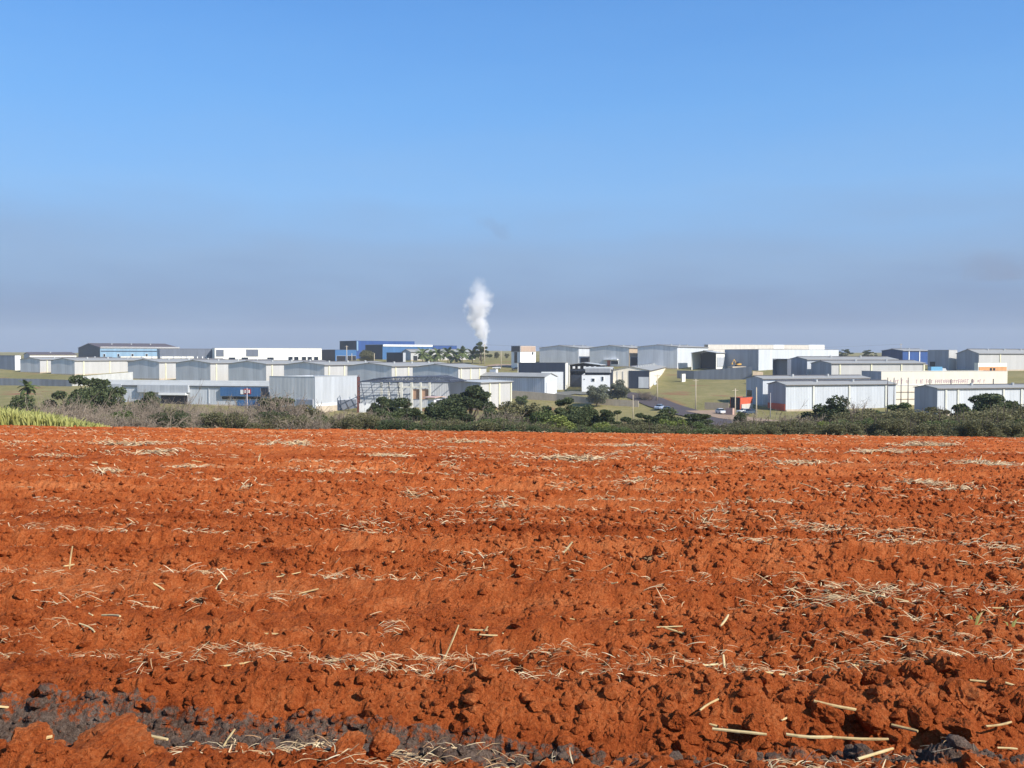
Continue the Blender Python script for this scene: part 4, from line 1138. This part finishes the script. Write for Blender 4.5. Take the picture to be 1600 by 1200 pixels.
for i in range(48):
    px = -20 + i * 35 + rs.normal() * 8
    base = np.interp(px, [0, 150, 300, 560, 620, 800, 1100, 1160, 1300, 1340, 1600], [652, 648, 644, 650, 660, 663, 669, 664, 664, 656, 652])
    kd, lf = [('twig', 'dry'), ('hedge', 'olive'), ('twig', 'dry'), ('hedge', 'dark'), ('twig', 'olive')][i % 5]
    if px > 620: kd, lf = [('hedge', 'olive'), ('hedge', 'dark'), ('hedge', 'green'), ('hedge', 'olive'), ('hedge', 'dark')][i % 5]
    if px > 1160: kd, lf = [('hedge', 'olive'), ('hedge', 'olive'), ('hedge', 'olive'), ('hedge', 'green')][i % 4]
    if px < 150: kd, lf = 'twig', 'dry'
    count[kd] += 1
    lab = {'twig': 'low tangled leafless scrub at the field edge, ', 'hedge': 'low leafy scrub at the field edge, '}[kd] + ordinal(count[kd]) + ' of its kind from the left'
    plant('low_scrub', kd, lf, px, base + rs.normal() * 3, 62 + rs.random() * 22, 86 + rs.random() * 10, lab, SH, 'low scrub at the field edge, ' + kd.replace('hedge', 'leafy').replace('twig', 'leafless'), depth=4.5)
plant('bare_tree', 'bare', 'dry', 803, 648, 44, 92, 'little pale bare tree before the grey olive tree', T)
plant('bare_tree', 'bare', 'dry', 1338, 632, 50, 116, 'pale bare tree right of the dense rounded bush', T)
# hillside and skyline trees
def at_ground(px, yb): return hit(px, yb, 140).y
plant('twin_tree', 'round', 'grey', 932, 601, 44, at_ground(940, 635), 'grey green tree before the white house, left of two', T)
plant('twin_tree', 'round', 'grey', 965, 595, 38, at_ground(965, 626), 'grey green tree before the cream shed, right of two', T)
plant('roadside_shrub', 'twig', 'dry', 1008, 611, 22, at_ground(1008, 625), 'bare thin shrub beside the road on the grass', SH)
plant('hill_shrub', 'round', 'green', 814, 618, 26, at_ground(812, 636), 'small bush at the left end of the beige wall', SH)
plant('yard_tree', 'spread', 'dark', 752, 536, 24, 408 * K, 'dark tree right of the palms, under the smoke', T)
plant('yard_tree', 'round', 'olive', 574, 547, 26, 414 * K, 'brown green tree in front of the navy hall', T)
plant('skyline_tree', 'spread', 'dark', 1320, 546, 20, 470 * K, 'dark tree left on the far ridge at the right', T)
plant('skyline_tree', 'spread', 'dark', 1356, 547.5, 20, 475 * K, 'dark tree right on the far ridge at the right', T)
plant('skyline_tree', 'round', 'olive', 776, 550, 10, 470 * K, 'tiny tree in the brown field beside the two storey house', T)
plant('skyline_tree', 'round', 'olive', 792, 552, 8, 470 * K, 'tinier tree in the brown field, next to the house', T)

# palms
def palm_mesh(seed):
    rs = np.random.default_rng(seed)
    V = []; Fq = []
    for k in range(22):
        az = 6.283 * k / 22 + rs.normal() * .15; el0 = R(70 - 95 * rs.random()); L = 2.6 + .7 * rs.random()
        p = np.array([0., 0, 0]); d = np.array([math.cos(az) * math.cos(el0), math.sin(az) * math.cos(el0), math.sin(el0)])
        side = np.array([-math.sin(az), math.cos(az), 0]); n = 9
        for i in range(n):
            q_ = p + d * L / n
            wl_ = .62 * math.sin(math.pi * (i + .8) / (n + .8)) + .08
            for sg in (-1, 1):
                for j in range(2):
                    b = p + (q_ - p) * (j * .5); e = b + side * sg * wl_ + d * .25 * wl_ + np.array([0, 0, -.35 * wl_])
                    wv = d * .13
                    m = len(V); V += [b - wv, b + wv, e + wv * .3, e - wv * .3]; Fq.append((m, m + 1, m + 2, m + 3))
            p = q_; d = d + np.array([0, 0, -.17]); d /= np.linalg.norm(d)
    return mesh_np('crown', np.array(V), np.array(Fq), LEAF['green'])
PALMS = [(660, 548, 575), (684, 549.5, 572), (700, 547, 570), (722, 546.5, 570), (672, 552, 574), (738, 549, 568), (711, 553, 570)]
pm = [palm_mesh(5), palm_mesh(6)]
PW = ['first from the left', 'third from the left', 'fourth from the left', 'tall one right of centre', 'low second from the left', 'last on the right', 'low one in the middle']
for i, (px, yt, yb) in enumerate(PALMS):
    Y = (404 + 3 * (i % 3)) * K; X = ux(px) / CP * Y; z0 = g(X, Y); Hh = zat(yt, Y) - z0
    root = empty('palm_tree', (X, Y, z0)); tag(root, 'palm tree in the skyline group, ' + PW[i], T, 'palms on the skyline')
    MB().bar((0, 0, -.5), (.15, 0, Hh - .6), .24, .15, 8).build('trunk', M_BARKG, root, True)
    link('crown', pm[i % 2], root, (.15, 0, Hh - 1.6), (0, 0, i * 1.3), 1.75)
Y = 150.0; X = ux(42) / CP * Y; z0 = g(X, Y); Hh = zat(596, Y) - z0
root = empty('palm_tree', (X, Y, z0)); tag(root, 'lone shaggy palm above the scrub at the far left', T)
MB().bar((0, 0, -.5), (.1, 0, Hh), .2, .14, 8).build('trunk', M_BARK, root, True)
link('crown', pm[0], root, (.1, 0, Hh - .9), (0, 0, 2), .62)

# standing cane at the left edge
n = 9000
rs = np.random.default_rng(12)
px_ = rs.uniform(-120, 168, n); Yc = rs.uniform(58, 72, n)
topy = np.interp(px_, [-120, 0, 60, 110, 150, 168], [632, 638, 645, 655, 664, 668]) + rs.normal(size=n) * 2.0
Xc = (px_ - 800) / F * Yc
zb = ground(Xc, Yc); 
zt = CAMZ + Yc * (-SP + (600 - topy) / F * CP) / (CP + (600 - topy) / F * SP)
okk = zt > zb + .25
Xc, Yc, zb, zt = Xc[okk], Yc[okk], zb[okk], zt[okk]
m_ = len(Xc); hgt = (zt - zb) * rs.uniform(.72, 1.04, m_)
lean = rs.normal(size=(m_, 2)) * .22 * hgt[:, None]; wdt = .03 + .03 * rs.random(m_); ang = rs.random(m_) * 6.283
wx = np.cos(ang) * wdt; wy = np.sin(ang) * wdt
V = np.stack([np.stack([Xc - wx, Yc - wy, zb], -1), np.stack([Xc + wx, Yc + wy, zb], -1),
              np.stack([Xc + lean[:, 0] * .35 + wx, Yc + lean[:, 1] * .35 + wy, zb + hgt * .65], -1), np.stack([Xc + lean[:, 0] * .35 - wx, Yc + lean[:, 1] * .35 - wy, zb + hgt * .65], -1),
              np.stack([Xc + lean[:, 0] + wx * .2, Yc + lean[:, 1] + wy * .2, zb + hgt], -1), np.stack([Xc + lean[:, 0] - wx * .2, Yc + lean[:, 1] - wy * .2, zb + hgt], -1)], 1).reshape(-1, 3)
b = np.arange(m_)[:, None] * 6
Fq = np.concatenate([b + np.array([[0, 1, 2, 3]]), b + np.array([[3, 2, 4, 5]])], 0)
o = link('cane_grass', mesh_np('cane_grass', V, Fq, LEAF['cane']))
tag(o, 'yellow green standing cane at the left edge of the field', 'cane', kind='stuff')

# ------------------------------------------------------------------ soil clods
def clod_mesh(seed, sub):
    rs = np.random.default_rng(seed)
    bm = bmesh.new(); bmesh.ops.create_icosphere(bm, subdivisions=sub, radius=1.0)
    V = np.array([v.co[:] for v in bm.verts]); Ft = np.array([[v.index for v in f.verts] for f in bm.faces]); bm.free()
    d = V / np.linalg.norm(V, axis=1)[:, None]
    r = np.ones(len(d))
    for k in range(9):                              # cut flats so that it breaks like dry earth
        n_ = rs.normal(size=3); n_ /= np.linalg.norm(n_); c_ = .55 + .35 * rs.random()
        t_ = d @ n_
        r = np.where(t_ > 1e-3, np.minimum(r, c_ / np.maximum(t_, 1e-3)), r)
    V = d * r[:, None] * np.array([1.0, .8 + .3 * rs.random(), .65 + .25 * rs.random()])
    if sub >= 3: V = V * (1 + (.17 * (fbm(d[:, 0] * 3 + d[:, 2] * 2, d[:, 1] * 3 - d[:, 2], seed, 4, .6) - .5) - .10 * np.abs(2 * fbm(d[:, 0] * 5 - d[:, 2] * 3 + 9, d[:, 1] * 5 + d[:, 2] * 3, seed + 5, 3) - 1))[:, None] * 2)
    V = V + rs.normal(size=V.shape) * (.035 if sub < 3 else .014)
    return V, Ft
CL3 = [clod_mesh(100 + i, 4) for i in range(6)]; CL2 = [clod_mesh(200 + i, 2) for i in range(8)]; CL1 = [clod_mesh(300 + i, 1) for i in range(8)]
# single large clods, placed from the photograph
BIG = [(1360, 1140, 56, 'tall pointed clod of red soil with a black shadow, above the long cane stalk'), (1285, 1132, 58, 'big red clod under the bent stalk at the lower right'), (1497, 1112, 66, 'large pale red clod with a dark hollow on its left'),
       (1478, 1062, 58, 'big dark sided clod, highest of the heap at the lower right'), (1240, 1108, 52, 'red clod with straw leaning on its top'), (1436, 1076, 42, 'rounded clod left of the highest clod'),
       (1366, 1082, 44, 'round shaded clod in the middle of the heap'), (1322, 1080, 44, 'broad clod left of the round shaded clod'), (1440, 1140, 40, 'round clod above the short split stalk'), (1502, 1160, 46, 'flat clod at the edge of the dark strip, lower right'),
       (1562, 1094, 44, 'red clod by the stalk at the right edge'), (1400, 1110, 38, 'clod between the leaning stalk and the heap'), (165, 1185, 150, 'broad smooth mound of red soil at the lower left'), (45, 1188, 70, 'small red mound in the lower left corner'),
       (600, 1186, 50, 'red clod at the bottom edge left of the middle'), (545, 1196, 60, 'wide red clod on the bottom edge'), (450, 926, 34, 'clod with a deep black hole at its left'), (330, 946, 30, 'dark sided clod in the left middle'), (345, 888, 28, 'pale red clod standing up in the left middle'),
       (945, 890, 28, 'clod right of the thick slanting stalk'), (392, 799, 16, 'dark brown lump alone in the far left field'), (380, 1088, 46, 'broad clod below the long forked stalk'), (1034, 872, 26, 'clod with shaded hollow right of the middle'), (1362, 970, 24, 'dark holed clod in the right middle'),
       (1086, 1082, 34, 'pale smooth clod in the middle right foreground'), (850, 1012, 30, 'pale clod right of the leaning thin stalk'), (1540, 806, 22, 'dark lump below straw at the far right'), (640, 1062, 34, 'clod with dark left side in the middle foreground'), (905, 1095, 36, 'red clod in the middle foreground'), (760, 1110, 34, 'low red clod left of the middle foreground clod'),
       (1060, 1140, 36, 'clod left of the long stalk'), (1175, 1150, 34, 'clod above the left end of the long stalk')]
for i, (px, py, wp, lab) in enumerate(BIG):
    p = hit(px, py); r = 0.5 * wp / F * p.y * 1.22
    V, Ft = CL3[i % 6]
    me = mesh_np('soil_clod', V * r, Ft, M_SOIL, False)
    a = me.attributes.new('ash', 'FLOAT', 'POINT'); a.data.foreach_set('value', np.zeros(len(V), np.float32))
    z = float(field_z(p.x, p.y)[0])
    flat = .45 if wp > 100 else 1.0
    o = link('soil_clod', me, None, (p.x, p.y, g(p.x, p.y) + .03 + r * .36 * flat), (rs.normal() * .3 * flat, rs.normal() * .3 * flat, rs.random() * 6.28), (1, 1, flat))
    tag(o, lab, 'clod', 'large clods of red soil')
# loose crumbs and clods: nobody could count them
def scatter_clods(name, n, ymin, ymax, smin, smax, bank, seed, label):
    rs = np.random.default_rng(seed)
    u = rs.random(n); Y = ymin * (ymax / ymin) ** u; X = (rs.random(n) * 2 - 1) * (Y * .57 + 1.0)
    keep = fbm(X * .5, furrow(X, Y) * 1.1, 31, 3) + .25 * rs.random(n) > .46
    X, Y = X[keep], Y[keep]; n = len(X)
    S_ = smin * (smax / smin) ** (rs.random(n) ** 2.2) * np.clip((Y / 9.0), 1, 1.35)
    Z = field_z(X, Y) + S_ * .12
    A = ash(X, Y)
    VV = []; FF = []; AA = []; base = 0
    k = rs.integers(0, len(bank), n)
    for b_i in range(len(bank)):
        sel = np.where(k == b_i)[0]
        if not len(sel): continue
        V, Ft = bank[b_i]
        a = rs.random(len(sel)) * 6.283; t = rs.normal(size=len(sel)) * .5
        ca, sa, ct, st = np.cos(a), np.sin(a), np.cos(t), np.sin(t)
        x = V[None, :, 0] * ct[:, None] + V[None, :, 2] * st[:, None]; zz = -V[None, :, 0] * st[:, None] + V[None, :, 2] * ct[:, None]; y = np.repeat(V[None, :, 1], len(sel), 0)
        P = np.stack([(x * ca[:, None] - y * sa[:, None]) * S_[sel][:, None] + X[sel][:, None], (x * sa[:, None] + y * ca[:, None]) * S_[sel][:, None] + Y[sel][:, None], zz * S_[sel][:, None] + Z[sel][:, None]], -1)
        VV.append(P.reshape(-1, 3)); nb = len(V)
        FF.append((Ft[None] + (base + np.arange(len(sel)) * nb)[:, None, None]).reshape(-1, 3)); base += nb * len(sel)
        AA.append(np.repeat(A[sel], nb))
    me = mesh_np(name, np.concatenate(VV), np.concatenate(FF), M_SOIL)
    a = me.attributes.new('ash', 'FLOAT', 'POINT'); a.data.foreach_set('value', np.concatenate(AA).astype(np.float32))
    tag(link(name, me), label, 'soil', kind='stuff')
scatter_clods('loose_clods', 7000, 3.3, 12, .012, .060, CL2, 21, 'loose clods and crumbs of red soil in the foreground')
scatter_clods('loose_crumbs', 38000, 3.3, 48, .008, .045, CL1, 22, 'loose crumbs of red soil farther out on the field')
scatter_clods('loose_rubble', 30000, 8, 47, .018, .055, CL1, 23, 'small dark crumbs of red soil over the far field')

# ------------------------------------------------------------------ straw and cane stalks
PATCH = [(195, 831, 50), (575, 833, 45), (650, 780, 35), (810, 735, 40), (935, 785, 45), (1130, 808, 40), (1100, 830, 30), (1280, 838, 60), (1400, 848, 70), (1560, 857, 60), (1570, 800, 45), (1250, 730, 35), (1540, 730, 50), (560, 910, 70), (640, 915, 80), (720, 920, 50),
         (1240, 946, 60), (1310, 950, 50), (1380, 946, 40), (1030, 948, 20), (600, 997, 40), (330, 915, 40), (205, 952, 22), (310, 962, 14), (100, 720, 40), (250, 712, 40), (170, 745, 30), (700, 735, 25), (1430, 890, 20), (1550, 895, 35), (1430, 988, 40), (890, 770, 35), (1440, 762, 40),
         (1215, 790, 25), (400, 770, 30), (500, 745, 40), (1000, 760, 40), (1350, 770, 40), (60, 790, 30), (300, 735, 40), (900, 722, 50), (600, 715, 40), (1380, 715, 50), (1150, 710, 40), (780, 795, 30), (1500, 770, 30), (200, 700, 50), (450, 698, 40), (980, 700, 50), (1450, 700, 50), (1060, 745, 30), (730, 695, 40), (1240, 905, 14), (1500, 890, 20), (425, 945, 16), (215, 1090, 14), (1225, 1085, 16), (1330, 1055, 10), (1590, 880, 20), (90, 945, 14)]
rs = np.random.default_rng(77)
SX = []; SY = []; SL = []; SW = []
for px, py, hw in PATCH:
    p = hit(px, py); wx = hw / F * p.y; n = int(np.clip(230 * wx * np.clip(p.y / 8, .8, 2.2), 10, 620))
    x = p.x + rs.normal(size=n) * wx * .5; y = p.y - math.tan(FUR) * (x - p.x) + rs.normal(size=n) * (0.07 + .006 * p.y)
    SX.append(x); SY.append(y); SL.append(.04 + .16 * rs.random(n) ** 1.5); SW.append(.0012 + .0028 * rs.random(n) ** 2)
# sparse litter everywhere, denser along the plough lines
n = 85000
y = 3.4 * (50 / 3.4) ** (rs.random(n) ** .8); x = (rs.random(n) * 2 - 1) * (y * .57 + 1)
uu = furrow(x, y)
keep = (vnoise(x * .28, uu * 1.6, 55) * .55 + .30 * vnoise(x * 1.6, uu * 5, 56) + .12 * rs.random(n) + .09 * np.sin(uu * 2 * math.pi / 1.15 + 3.6) + .05 * np.sin(uu * 2 * math.pi / .52)) > .53 + .12 * (y < 5.2)
x, y = x[keep], y[keep]
SX.append(x); SY.append(y); SL.append(.025 + .12 * rs.random(len(x)) ** 2); SW.append(.0010 + .0024 * rs.random(len(x)) ** 2)
SX = np.concatenate(SX); SY = np.concatenate(SY); SL = np.concatenate(SL) * np.clip(SY / 14, 1, 1.8); SW = np.concatenate(SW) * np.clip(SY / 6, .85, 4.4)
n = len(SX)
az = np.where(rs.random(n) < .6, rs.normal(size=n) * .5, rs.random(n) * 6.283); tilt = np.abs(rs.normal(size=n)) * .28
SZ = field_z(SX, SY) + .012 + .0008 * SY + SL * np.sin(tilt) * .35
dx, dy, dz = np.cos(az) * np.cos(tilt), np.sin(az) * np.cos(tilt), np.sin(tilt) * np.where(rs.random(n) < .5, 1, -1)
bend = rs.normal(size=(n, 2)) * .09
nx, ny = -np.sin(az), np.cos(az)
V = []
for t_, k_ in ((-1, 0), (-.3, 1), (.35, 1), (1, 0)):
    cx_ = SX + dx * SL * .5 * t_ + nx * SL * bend[:, 0] * k_; cy_ = SY + dy * SL * .5 * t_ + ny * SL * bend[:, 0] * k_; cz_ = SZ + dz * SL * .5 * t_ + np.abs(bend[:, 1]) * SL * k_
    wd = SW * (1.0 if k_ else .55)
    V += [np.stack([cx_ - nx * wd, cy_ - ny * wd, cz_ - wd * .3], -1), np.stack([cx_ + nx * wd, cy_ + ny * wd, cz_ + wd * .5], -1)]
V = np.stack(V, 1).reshape(-1, 3); b = np.arange(n)[:, None] * 8
Fq = np.concatenate([b + np.array([[2 * i, 2 * i + 1, 2 * i + 3, 2 * i + 2]]) for i in range(3)], 0)
tag(link('straw_litter', mesh_np('straw_litter', V, Fq, M_STRAW)), 'dry cane straw littered in lines over the red field', 'straw', kind='stuff')

def stalk_mesh(L, r, seed):
    rs = np.random.default_rng(seed)
    n = 7; m = max(4, int(L / .05)); V = []; Fq = []
    bow = rs.normal() * .05 * L
    for i in range(m + 1):
        t = i / m; node = 1.14 if i % 3 == 0 else 1.0
        if i in (0, m): node = .9
        cx_ = (t - .5) * L; cy_ = bow * 4 * t * (1 - t); rr_ = r * node * (1 - .12 * t)
        for k in range(n):
            a = 6.283 * k / n; V.append((cx_, cy_ + rr_ * math.cos(a), rr_ * .8 * math.sin(a)))
    for i in range(m):
        for k in range(n): Fq.append((i * n + k, i * n + (k + 1) % n, (i + 1) * n + (k + 1) % n, (i + 1) * n + k))
    me = bpy.data.meshes.new('cane_stalk')
    me.from_pydata(V, [], Fq + [tuple(range(n))[::-1], tuple(range(m * n, m * n + n))]); me.update(); me.materials.append(M_STALK)
    return me
def clod_top(x, y):
    return float(field_z(x, y)[0])
STK = [((865, 872), (895, 848), .019, 'thick slanting cane stalk sticking out of the soil in the middle', 'up'), ((885, 934), (925, 930), .011, 'left half of the bent pale stalk in the middle right', ''), ((926, 930), (965, 935), .013, 'right half of the bent pale stalk in the middle right', ''),
       ((960, 985), (1008, 987), .010, 'short straight stalk right of the middle', ''), ((688, 1022), (716, 980), .010, 'thin leaning stalk left of the middle', 'up'), ((734, 993), (762, 994), .011, 'short stalk lying beside the leaning stalk', ''), ((752, 998), (762, 982), .010, 'stub crossing the short lying stalk', 'up'),
       ((1113, 1152), (1198, 1161), .013, 'left piece of the long stalk along the dark strip', ''), ((1228, 1161), (1300, 1165), .014, 'middle piece of the long stalk along the dark strip', ''), ((1300, 1165), (1388, 1168), .012, 'right piece of the long stalk along the dark strip', ''), ((1271, 1136), (1348, 1140), .014, 'bent pale stalk lying across the big clods', 'hi'),
       ((1393, 1146), (1434, 1156), .014, 'thick split stalk right of the pointed clod', ''), ((1340, 1200), (1395, 1183), .012, 'stalk running off the bottom edge at the right', ''), ((1405, 1108), (1433, 1084), .010, 'leaning stalk between the big clods', 'up'), ((1186, 1091), (1232, 1082), .010, 'frayed stalk beside the clod with straw', 'hi'),
       ((18, 1196), (82, 1184), .016, 'broad torn stalk in the lower left corner', 'hi'), ((220, 1178), (262, 1188), .013, 'short thick stalk at the right foot of the mound', 'hi'), ((341, 1170), (362, 1146), .009, 'thin leaning stalk on the dark strip', 'up'), ((275, 1076), (330, 1066), .008, 'left piece of the long forked stalk', ''), ((335, 1064), (398, 1053), .010, 'middle piece of the long forked stalk', ''),
       ((398, 1053), (436, 1042), .010, 'upper piece of the long forked stalk', 'up'), ((108, 892), (109, 855), .011, 'upright stub standing in the left middle', 'up'), ((100, 893), (116, 889), .013, 'thick short stub at the foot of the upright stub', ''), ((50, 865), (72, 864), .012, 'short white stalk near the left edge', ''), ((236, 935), (258, 937), .012, 'small stalk lying left of the forked straw', ''),
       ((467, 937), (498, 935), .012, 'short white stalk beside the clod with the black hole', ''), ((332, 928), (344, 906), .012, 'forked stub standing in the left middle', 'up'), ((345, 928), (400, 898), .008, 'thin long stalk rising right from the forked stub', ''), ((405, 912), (470, 903), .008, 'pale thin stalk in line with the straw left of the middle', ''), ((662, 803), (686, 813), .014, 'small slanting stalk far left of the middle', 'up'),
       ((403, 723), (406, 709), .022, 'tiny upright stub far out on the left', 'up'), ((878, 809), (893, 822), .012, 'small slanting stalk above the thick one', 'up'), ((998, 750), (1010, 744), .02, 'tiny pale stalk far out right of the middle', ''), ((1010, 762), (1018, 770), .02, 'tiny stalk just below another far out', ''), ((1133, 1050), (1133, 1027), .011, 'upright pale stub in the right foreground', 'up'),
       ((1090, 1052), (1122, 1048), .011, 'stalk lying left of the upright pale stub', ''), ((1068, 1051), (1079, 1039), .010, 'small stub left of the lying stalk', 'up'), ((1515, 1078), (1592, 1086), .011, 'long stalk at the right edge above the clods', ''), ((1170, 886), (1190, 894), .012, 'short stalk in the right middle', ''), ((1340, 945), (1420, 951), .012, 'long thin stalk along the straw line at the right', ''),
       ((1540, 1147), (1580, 1140), .010, 'stalk near the right edge below the clods', ''), ((1550, 958), (1568, 958), .012, 'short stalk far right in the middle', ''), ((866, 979), (898, 979), .009, 'thin stalk above left of the straight one', ''), ((1570, 1100), (1610, 1104), .012, 'stalk cut by the right edge', ''), ((160, 983), (188, 993), .014, 'thick curved stalk on the left', 'hi'), ((120, 965), (145, 975), .011, 'stalk on the left with straw around it', ''),
       ((440, 905), (462, 909), .010, 'small stalk left of the straw line', ''), ((765, 835), (775, 832), .011, 'tiny slanted stalk in the middle field', '')]
for i, (a, b_, r, lab, mode) in enumerate(STK):
    pa_, pb_ = hit(*a), hit(*b_)
    if mode == 'up':                                   # stands out of the ground: foot at the lower pixel
        foot = pa_ if a[1] > b_[1] else pb_; tp = b_ if a[1] > b_[1] else a
        d = ray(*tp); t_ = foot.y / d.y; A = foot.copy(); B = Vector((d.x * t_, foot.y + .05, CAMZ + d.z * t_))
        A.z = clod_top(A.x, A.y) - .03
    else:
        A, B = pa_, pb_
        A.z = max(clod_top(A.x, A.y), g(A.x, A.y) + .03) + r * .7; B.z = max(clod_top(B.x, B.y), g(B.x, B.y) + .03) + r * .7
        if mode == 'hi': A.z += .05; B.z += .05
    L = (B - A).length
    o = link('cane_stalk', stalk_mesh(L, r * .66, i), None, (A + B) / 2, (B - A).to_track_quat('X', 'Z').to_euler())
    tag(o, lab, 'stalk', 'cut cane stalks on the field')
# more short stalks lying about, all alike
rs = np.random.default_rng(404)
bank = [stalk_mesh(.10 + .022 * k, .0065 + .0008 * (k % 4), 500 + k) for k in range(9)]
for i in range(120):
    y_ = 4.2 * (34 / 4.2) ** rs.random(); x_ = (rs.random() * 2 - 1) * y_ * .54
    sc_ = float(np.clip(y_ / 12, .9, 1.7))
    o = link('cane_stalk', bank[i % 9], None, (x_, y_, clod_top(x_, y_) + .012), (0, rs.normal() * .22, rs.normal() * .8), (sc_,) * 3)
    tag(o, 'short dry cane stalk lying loose on the red soil', 'stalk', 'short loose cane stalks')
# green shoots at the right
def shoot(px, py, label):
    p = hit(px, py); root = empty('cane_shoot', (p.x, p.y, clod_top(p.x, p.y))); tag(root, label, 'shoot'); root.scale = (.6,) * 3
    for k, (lx_, ly_, lz_) in enumerate(((.10, 0, .17), (-.09, .02, .12), (.16, .03, .02), (.02, -.03, .14))):
        m = MB(); w_ = .010
        m.add([(-w_, 0, -.02), (w_, 0, -.02), (lx_ * .5 + w_, ly_ * .5, lz_ * .62 + .03), (lx_ * .5 - w_, ly_ * .5, lz_ * .62 + .03), (lx_, ly_, lz_)], [(0, 1, 2, 3), (3, 2, 4)])
        m.build('leaf', LEAF['cane'], root)
shoot(1524, 990, 'small green cane shoot at the right')
shoot(1580, 988, 'thin green cane shoot nearest the right edge')

# ------------------------------------------------------------------ smoke
def smoke(name, label, Y, axis, density, color, seed, cat='smoke', absorb=None):
    """axis: list of (px, py, half width px) from the bottom up; closed tube filled with a procedural volume"""
    pts = [(ux(a) / CP * Y, zat(b, Y), w_ / F * Y) for a, b, w_ in axis]
    zs = np.array([p[1] for p in pts]); xs = np.array([p[0] for p in pts]); ws = np.array([p[2] for p in pts])
    z0, z1 = zs[0], zs[-1]; n = 18; m = 14
    V = []; Fq = []
    for i in range(n + 1):
        z = z0 + (z1 - z0) * i / n; x = np.interp(z, zs, xs); r = np.interp(z, zs, ws) * 1.45
        for k in range(m): V.append((x - xs[0] + r * math.cos(6.283 * k / m), r * math.sin(6.283 * k / m), z - z0))
    for i in range(n):
        for k in range(m): Fq.append((i * m + k, i * m + (k + 1) % m, (i + 1) * m + (k + 1) % m, (i + 1) * m + k))
    me = bpy.data.meshes.new(name); me.from_pydata(V, [], Fq + [tuple(range(m))[::-1], tuple(range(n * m, n * m + m))]); me.update()
    k = NT(name)
    t = k.n('ShaderNodeTexCoord'); sp = k.n('ShaderNodeSeparateXYZ'); k.l(t.outputs['Object'], sp.inputs[0])
    def curve(vals, lo_, hi_):
        nd = k.n('ShaderNodeValToRGB'); nd.color_ramp.interpolation = 'LINEAR'
        e = nd.color_ramp.elements; tz = (zs - z0) / (z1 - z0)
        v = [(x_ - lo_) / (hi_ - lo_) for x_ in vals]
        e[0].position = 0; e[0].color = (v[0],) * 3 + (1,); e[1].position = 1; e[1].color = (v[-1],) * 3 + (1,)
        for tt_, vv in list(zip(tz, v))[1:-1]:
            q_ = e.new(float(tt_)); q_.color = (vv,) * 3 + (1,)
        k.l(k.math('DIVIDE', sp.outputs[2], float(z1 - z0)), nd.inputs[0])
        return k.math('MULTIPLY_ADD', nd.outputs[0], hi_ - lo_, lo_)
    span = float(max(abs(xs - xs[0]).max(), ws.max()) + 1)
    cx_ = curve(xs - xs[0], -span, span); rad = curve(ws, 0, span)
    sc_ = 1.0 / float(ws.max())
    nz = k.n('ShaderNodeTexNoise'); nz.inputs['Scale'].default_value = sc_ * 1.5; nz.inputs['Detail'].default_value = 6; nz.inputs['Roughness'].default_value = .62
    mp = k.n('ShaderNodeMapping'); mp.inputs['Location'].default_value = (seed, seed, 0); k.l(t.outputs['Object'], mp.inputs[0]); k.l(mp.outputs[0], nz.inputs['Vector'])
    dx_ = k.math('DIVIDE', k.math('SUBTRACT', sp.outputs[0], cx_), rad); dy_ = k.math('DIVIDE', sp.outputs[1], rad)
    d_ = k.math('SQRT', k.math('ADD', k.math('MULTIPLY', dx_, dx_), k.math('MULTIPLY', dy_, dy_)))
    den = k.math('SUBTRACT', 1.05, d_)
    den = k.math('ADD', den, k.math('MULTIPLY_ADD', nz.outputs['Fac'], 3.2, -1.65))
    den = k.math('MULTIPLY', den, 1.6, clamp=True)
    tz_ = k.math('DIVIDE', sp.outputs[2], float(z1 - z0))
    fade = k.math('MULTIPLY', k.math('SUBTRACT', 1.0, tz_), 3.0, clamp=True)
    fade2 = k.math('MULTIPLY', tz_, 14.0, clamp=True)
    thin = k.math('SUBTRACT', 1.0, k.math('MULTIPLY', tz_, .72))
    den = k.math('MULTIPLY', k.math('MULTIPLY', k.math('MULTIPLY', den, fade), k.math('MULTIPLY', thin, fade2)), density)
    pv = k.n('ShaderNodeVolumePrincipled'); pv.inputs['Color'].default_value = color
    pv.inputs['Anisotropy'].default_value = 0.0
    k.l(den, pv.inputs['Density']); k.l(pv.outputs[0], k.out.inputs['Volume'])
    me.materials.append(k.m)
    o = link(name, me, None, (xs[0], Y, z0))
    return tag(o, label, cat)
smoke('smoke_plume', 'white smoke plume rising behind the palms and dark tree', 900, [(757, 552, 4), (757, 540, 6), (752, 520, 11), (745, 498, 16), (747, 478, 20), (753, 462, 17), (748, 446, 13), (744, 430, 9)], .42, (.995, .985, .985, 1), 3.3)
smoke('smoke_wisp', 'faint grey smoke wisp high above the white plume', 1500, [(790, 376, 10), (782, 362, 20), (770, 350, 28), (752, 340, 26), (742, 331, 16)], .008, (.30, .31, .38, 1), 11.0)
smoke('smoke_wisp', 'faint grey smoke bank low over the right skyline', 1500, [(1565, 440, 50), (1555, 420, 66), (1542, 402, 60), (1530, 388, 44), (1522, 380, 20)], .0055, (.32, .32, .40, 1), 23.0)

# haze in the air: one closed box round everything on the ground
def haze():
    k = NT('haze_air')
    pv = k.n('ShaderNodeVolumePrincipled')
    pv.inputs['Color'].default_value = (.74, .82, .95, 1); pv.inputs['Density'].default_value = 0.00016
    k.l(pv.outputs[0], k.out.inputs['Volume'])
    m = MB().box(-4400, 4400, -500, 4100, -24, 110)
    o = m.build('haze', k.m); tag(o, 'thin smoky haze lying over the whole estate', 'haze', kind='stuff')
haze()
